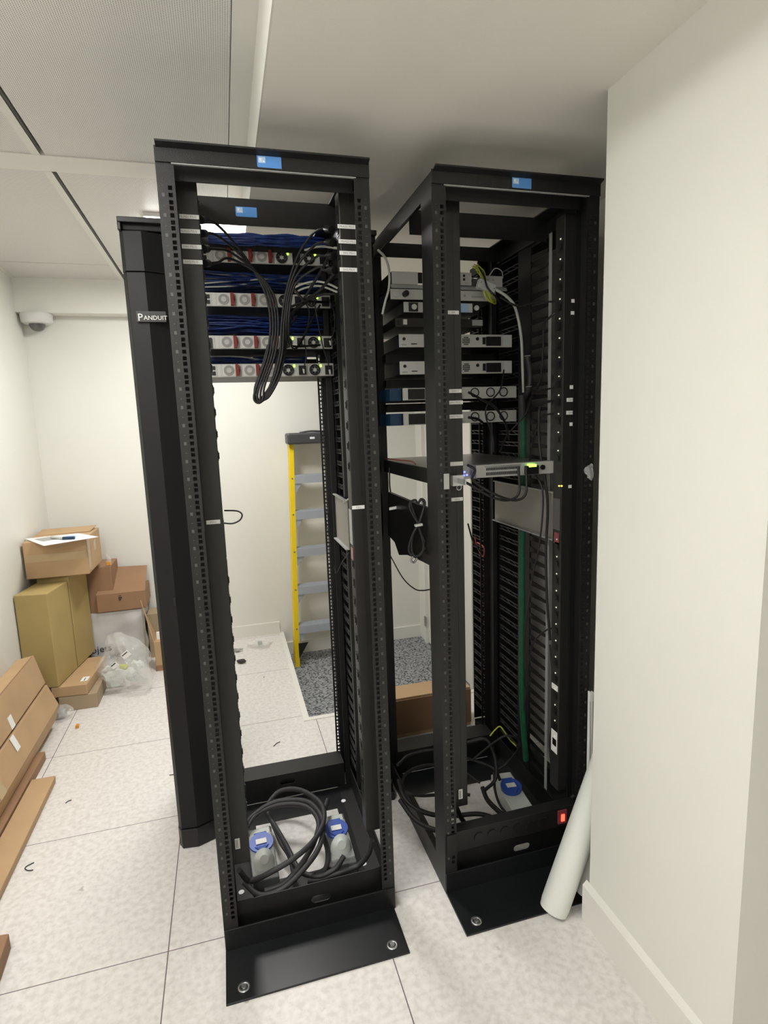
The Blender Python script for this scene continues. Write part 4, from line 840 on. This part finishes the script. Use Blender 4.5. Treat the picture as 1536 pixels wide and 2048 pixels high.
# long boxes lying along the wall
lbD = prism_y('long_cardboard_box', [(-.905, 0), (-.812, 0), (-.808, .035), (-.901, .035)], 1.05, 2.575, 'flat long cardboard box on the floor, nearest the racks')
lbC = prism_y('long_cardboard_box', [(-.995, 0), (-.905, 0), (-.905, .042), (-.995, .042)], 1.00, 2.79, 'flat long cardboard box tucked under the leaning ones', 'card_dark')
lbB = prism_y('long_cardboard_box', [(-1.118, .0), (-.935, .045), (-.915, .125), (-.957, .238), (-1.118, .205)], 1.00, 3.10, 'long cardboard box leaning on its edge, below the topmost long box')
lbA = prism_y('long_cardboard_box', [(-1.119, .215), (-.962, .248), (-.998, .400), (-1.075, .388), (-1.119, .33)], 1.00, 3.10, 'topmost long cardboard box leaning on the left wall')
for P, par in (([(-.962, 2.62, .2505), (-.962, 2.66, .2505), (-.975, 2.66, .305), (-.975, 2.62, .305)], lbA), ([(-.9555, 2.56, .2405), (-.9555, 2.60, .2405), (-.933, 2.60, .178), (-.933, 2.56, .178)], lbB)):
    MB().prism(P, (.0015, 0, .0012)).build('white_label', 'label', par)
MB().prism([(-.998, 1.02, .4015), (-1.003, 1.02, .4015), (-1.003, 3.08, .4015), (-.998, 3.08, .4015)], (0, 0, .001)).build('seam', 'card_dark', lbA)
for y0 in (2.30, ): MB().prism([(-.9142, y0, .125), (-.9142, y0+.06, .125), (-.9562, y0+.06, .239), (-.9562, y0, .239)], (.0012, 0, .0006)).build('tape', 'tape', lbB)
# low stack and tall boxes
t, O, ex, ey = carton('cardboard_box', (-.965, 3.27), .19, .24, .083, R(0), 0, 'low flat grey brown cardboard box on the floor, under the shallow one', 'card_grey')
t, O, ex, ey = carton('cardboard_box', (-.995, 3.275), .178, .40, .058, R(-4), .085, 'shallow cardboard box with a white shipping label, on the low flat one', 'card')
MB().obox(O+ex*.150+ey*.075+Vector((0, 0, .0585)), ex*.018, ey*.028, Vector((0, 0, .0006))).build('white_label', 'label', t); MB().obox(O+ex*.150+ey*.07+Vector((0, 0, .0595)), ex*.002, ey*.018, Vector((0, 0, .0004))).build('label_print', 'inkdark', t)
t, O, ex, ey = carton('tall_cardboard_box', (-1.117, 3.295), .165, .25, .520, R(-9), .146, 'tall yellowish cardboard box standing at the front of the stack', 'card_yellow')
t, O, ex, ey = carton('tall_cardboard_box', (-1.08, 3.552), .170, .25, .545, R(-9), .146, 'tall yellowish cardboard box standing right behind the front tall one', 'card_yellow')
t, O, ex, ey = carton('paper_covered_box', (-1.108, 3.49), .318, .36, .208, R(-8) if False else R(0), .700, 'wide brown cardboard box on top of the tall ones, paper on it', 'card', tape=.55)
O = Vector((-1.108, 3.49, .700))
MB().add([(-1.10, 3.70, .910), (-.81, 3.70, .913), (-.80, 3.845, .925), (-1.10, 3.845, .922), (-1.10, 3.70, .907), (-.81, 3.70, .910), (-.80, 3.845, .922), (-1.10, 3.845, .919)], [(0, 1, 2, 3), (7, 6, 5, 4), (0, 4, 5, 1), (1, 5, 6, 2), (2, 6, 7, 3), (3, 7, 4, 0)]).build('top_flap', 'card', t)
MB().box(-.7898, -.789, 3.50, 3.56, .715, .905).build('side_tape', 'tape', t); MB().box(-.7898, -.789, 3.66, 3.72, .80, .86).build('side_label', 'tape', t)
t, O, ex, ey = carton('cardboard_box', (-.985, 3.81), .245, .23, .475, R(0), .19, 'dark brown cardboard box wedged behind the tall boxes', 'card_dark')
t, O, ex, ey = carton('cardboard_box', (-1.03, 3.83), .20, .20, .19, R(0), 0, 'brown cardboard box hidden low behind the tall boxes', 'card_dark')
# paper and marker
pp = [oz(50, 1078, .912), oz(88, 1092, .912), oz(197, 1074, .912), oz(157, 1067, .912)]
t = thing('paper_sheet', (pp[0]+pp[2])/2, 'white sheet of paper with printed grey pictures on the top cardboard box', 'paper')
MB().prism(pp, (0, 0, .0015)).build('sheet', 'paper', t)
pq = [oz(68, 1078.5, .9137), oz(86, 1083, .9137), oz(124, 1077, .9137), oz(104, 1073, .9137)]; MB().prism(pq, (0, 0, .0004)).build('printed_picture', 'grey', t)
pq = [oz(130, 1072, .9137), oz(140, 1075, .9137), oz(157, 1073.5, .9137), oz(146, 1070.5, .9137)]; MB().prism(pq, (0, 0, .0004)).build('printed_picture', 'blue_light', t)
t = thing('marker_pen', oz(135, 1077, .92), 'marker pen with a dark blue cap lying on the paper', 'pen')
a, b, c_ = oz(103, 1074.5, .922), oz(126, 1076.5, .922), oz(149, 1075.5, .922); MB().cyl(a, b, .0075, n=12).build('barrel', 'palegrey', t); MB().cyl(b, c_, .0085, n=12).build('cap', 'teal', t)
# white sack with open box on it
t = thing('woven_sack', (-.74, 3.9, 0), 'white woven sack with dark printed lettering standing by the far wall', 'sack')
import bmesh
def cloth_box(x0, x1, y0, y1, z0, z1, seed, amp=.008, n=14):
    rnd = random.Random(seed); m = MB()
    ph = [rnd.uniform(0, 6) for _ in range(6)]
    def dsp(u, v): return amp*(math.sin(9*v+3*u+ph[0])+.6*math.sin(17*v-5*u+ph[1])+.5*math.sin(11*u+ph[2]))
    def grid(fn, axis):
        vs = []; fs = []
        for i in range(n+1):
            for j in range(n+1):
                u, v = i/n, j/n; p = Vector(fn(u, v)); e = min(1, 6*min(u, 1-u))*min(1, 6*min(v, 1-v)); p += Vector(axis)*dsp(u, v)*e; vs.append(p)
        for i in range(n):
            for j in range(n): a = i*(n+1)+j; fs.append((a, a+n+1, a+n+2, a+1))
        m.add(vs, fs, True)
    grid(lambda u, v: (x0+(x1-x0)*u, y0, z0+(z1-z0)*v), (0, -1, 0)); grid(lambda u, v: (x1, y0+(y1-y0)*u, z0+(z1-z0)*v), (1, 0, 0))
    grid(lambda u, v: (x0, y1-(y1-y0)*u, z0+(z1-z0)*v), (-1, 0, 0)); grid(lambda u, v: (x1-(x1-x0)*u, y1, z0+(z1-z0)*v), (0, 1, 0)); grid(lambda u, v: (x0+(x1-x0)*u, y0+(y1-y0)*v, z1), (0, 0, 1)); grid(lambda u, v: (x0+(x1-x0)*u, y1-(y1-y0)*v, z0), (0, 0, -1))
    return m
cloth_box(-.905, -.585, 3.79, 4.04, .0, .375, 5, .006).build('sack_body', 'sack', t)
text('lettering', 'projets', .062, (-.955, 3.779, .118), (1, 0, .07), (0, 0, 1), 'inkdark', t, depth=.001)
text('lettering', 'avec ma  mdge', .050, (-.985, 3.779, .062), (1, 0, .07), (0, 0, 1), 'ink', t, depth=.001)
t, O, ex, ey = carton('cardboard_box', (-.835, 3.775), .283, .26, .115, R(1), .381, 'brown cardboard box with small dark print, sitting on the white sack', 'card_dark', group=None)
MB().add([(-.835, 3.775, .496), (-.552, 3.78, .496), (-.56, 4.035, .60), (-.79, 4.035, .61), (-.835, 3.775, .493), (-.552, 3.78, .493), (-.56, 4.038, .597), (-.79, 4.038, .607)], [(0, 1, 2, 3), (7, 6, 5, 4), (0, 4, 5, 1), (1, 5, 6, 2), (2, 6, 7, 3), (3, 7, 4, 0)]).build('lid', 'card_dark', t)
MB().box(-.708, -.688, 3.772, 3.7735, .462, .470).box(-.704, -.690, 3.772, 3.7735, .476, .480).box(-.706, -.694, 3.772, 3.7735, .450, .456).build('dark_print', 'inkdark', t)
# clear bag of wrappings
t = thing('plastic_bag', (-.66, 3.42, 0), 'large clear plastic bag of wrappings on the floor before the white sack', 'plastic bag')
vs, fs = crumple((-.664, 3.50, .155), .148, 4, 11, (1.0, .85, 1.02), .38)
m = MB(); m.add(vs, fs, False); m.build('bag_film', 'clear', t)
for i, (dx, dz, mt, s_) in enumerate(((.035, .235, 'label', .030), (-.03, .18, 'label', .024), (.00, .13, 'yellowgreen', .022), (-.05, .09, 'greylight', .05), (.05, .08, 'greylight', .045), (-.09, .12, 'greylight', .03), (.09, .15, 'greylight', .035))):
    vs, fs = crumple((-.664+dx, 3.42+.03*(i % 3), dz), s_, 2, i, (1, .5, .8), .6)
    if mt == 'label': a = R(-35); m = MB().obox((-.664+dx, 3.385, dz), (s_*math.cos(a)*.8, 0, -s_*math.sin(a)*.8), (0, .001, 0), (-s_*math.sin(a)*-.6, 0, s_*math.cos(a)*.6))
    else: m = MB(); m.add(vs, fs)
    w = m.build('printed_tag' if mt == 'label' else 'wrapping', mt, t)
    if mt == 'label': MB().obox((-.664+dx-.006, 3.3835, dz+.006), (s_*.5, 0, s_*.36), (0, .0005, 0), (-.002, 0, .002)).build('tag_stripe', 'inkdark', w)
vs, fs = crumple((-.935, 3.195, .035), .050, 3, 21, (1.0, .8, .7), .4); t = thing('plastic_parcel', (-.935, 3.195, 0), 'small clear plastic parcel on the floor beside the low flat box', 'parcel')
m = MB(); m.add(vs, fs); m.build('film', 'clear', t); MB().box(-.965, -.915, 3.18, 3.22, .005, .045).build('contents', 'grey', t, bevel=.006)
vs, fs = crumple((-.752, 3.842, .697), .026, 2, 31, (.6, .6, 1.2), .5); m = MB(); m.add(vs, fs); o = m.build('candy_wrapper', 'clear'); o.location = (0, 0, 0); tag(o, 'small clear wrapper with an orange patch at the side of the wide box', 'wrapper')
MB().obox((-.750, 3.815, .682), (.012, 0, 0), (0, .003, 0), (0, 0, .010)).build('orange_patch', 'orange', o)
# narrow box right, beside manager
t = thing('narrow_cardboard_box', (-.50, 3.72, 0), 'narrow cardboard box with an open flap, half hidden by the left cable manager', 'cardboard box')
MB().box(-.515, -.40, 3.66, 3.78, 0, .19).build('box_body', 'card', t, bevel=.003)
MB().box(-.515, -.40, 3.655, 3.66, 0, .035).build('dark_foot', 'card_dark', t)
MB().prism([(-.515, 3.66, .19), (-.515, 3.78, .19), (-.575, 3.80, .36), (-.575, 3.72, .45)], (.004, 0, .001)).build('flap', 'card', t)
MB().box(-.500, -.47, 3.70, 3.72, .19, .235).build('foam_corner', 'label', t)
t = thing('cardboard_box', (-.53, 3.95, 0), 'grey brown carton against the far wall behind the narrow open box', 'cardboard box'); MB().box(-.575, -.38, 3.90, 4.04, 0, .30).build('box_body', 'card_grey', t, bevel=.003)
o = MB().cyl((-.832, 3.05, .009), (-.832, 3.068, .012), .009, .008, 12).build('earplug', 'orange'); tag(o, 'small orange foam plug on the floor near the left cartons', 'foam plug')
# box sliver near the camera at the left
t = thing('cardboard_box', (-.9, 1.4, 0), 'brown cardboard box corner at the very left edge, on the floor near the camera', 'cardboard box')
MB().prism([(-.700, 1.50, 0), (-.715, 1.72, 0), (-1.0, 1.75, 0), (-1.0, 1.2, 0), (-.665, 1.2, 0)], (0, 0, .05)).build('box_body', 'card_dark', t, bevel=.003)
# scraps on the floor by the far wall
t = thing('plastic_wrapper', (.10, 3.86, 0), 'flattened clear plastic wrapper on the floor at the far wall', 'wrapper')
vs, fs = crumple((.115, 3.86, .02), .07, 3, 41, (1.1, .8, .25), .5); m = MB(); m.add(vs, fs); m.build('film', 'clear', t); MB().box(.12, .15, 3.85, 3.87, .008, .03).build('contents', 'grey', t)
for i, (x, y, nm) in enumerate(((-.02, 3.80, 'scrap of grey packaging on the floor, left of the clear wrapper'), (.0, 3.60, 'dark scrap on the floor between the racks and the far wall'))):
    vs, fs = crumple((x, y, .012), .022, 2, 50+i, (1.3, .8, .5), .5); m = MB(); m.add(vs, fs); tag(m.build('packaging_scrap', 'grey' if i == 0 else 'pdu'), nm, 'scrap')
# cable offcuts
off = [((-.80, 1.93), 'curled grey cable offcut on the floor near the long flat box'), ((-.645, 2.42), 'short grey cable offcut lying beside the long flat box'), ((-.30, 2.45), 'tiny grey cable offcut near the left manager'), ((.15, 2.58), 'thin curved offcut seen through the first rack')]
for i, ((x, y), nm) in enumerate(off):
    a = i*1.3
    P = [(x, y, .002), (x+.02*math.cos(a), y+.02*math.sin(a)+.008, .002), (x+.045*math.cos(a), y+.04*math.sin(a), .002)]
    if i == 0: P = [oz(68, 1725, .002), oz(54, 1732, .002), oz(50, 1737, .002), oz(56, 1741, .002), oz(66, 1740, .002)]
    if i == 1: P = [oz(131, 1606, .002), oz(137, 1602, .002), oz(143, 1600, .002)]
    tag(MB().tube(smooth_path(P), .0018, 6).build('cable_offcut', 'cable_grey'), nm, 'cable offcut', 'cable offcuts on the floor')

# ------------------------------------------------------------------ rolls beside the wall corner
A = Vector((.864, 1.348, .03)); B = Vector((1.325, 1.445, .98))
ax = (B-A).normalized(); t = thing('foam_roll', (.86, 1.34, 0), 'long white foam roll leaning behind the wall corner beside the second rack', 'foam roll')
MB().tube([A-ax*.02, A, A+(B-A)*.5, B], [.040, .0425, .0425, .0425], 36).build('roll', 'foam', t)
A2 = Vector((.974, 1.350, .034)); B2 = Vector((1.22, 1.385, .80)); t = thing('plastic_sheet_roll', (.99, 1.42, 0), 'second white roll standing behind the leaning foam roll', 'roll')
MB().tube([A2, B2], .034, 28).build('roll', 'whitecable', t)
for i, (pa, nm) in enumerate(((1181.5, 'white plastic trunking strip upright between the second rack and the wall, nearer the rack'), (1187.5, 'white plastic trunking strip upright between the second rack and the wall, nearer the corner'))):
    y_ = 1.455+.02*i; a, b = oy(pa+1, 1560, y_), oy(pa-1, 1385, y_)
    t = thing('trunking_strip', (a.x, y_, 0), nm, 'trunking strip', 'white trunking strips'); a.z = .006; a.x -= .004
    MB().prism([(a.x-.004, y_, a.z), (a.x+.010, y_, a.z), (b.x+.003, y_, b.z), (b.x+.000, y_, b.z)], (0, .012, 0)).build('strip', 'foam', t); MB().prism([(a.x+.002, y_-.001, .1), (a.x+.004, y_-.001, .1), (b.x+.001, y_-.001, b.z-.03), (b.x-.001, y_-.001, b.z-.03)], (0, .001, 0)).build('groove', 'grey', t)
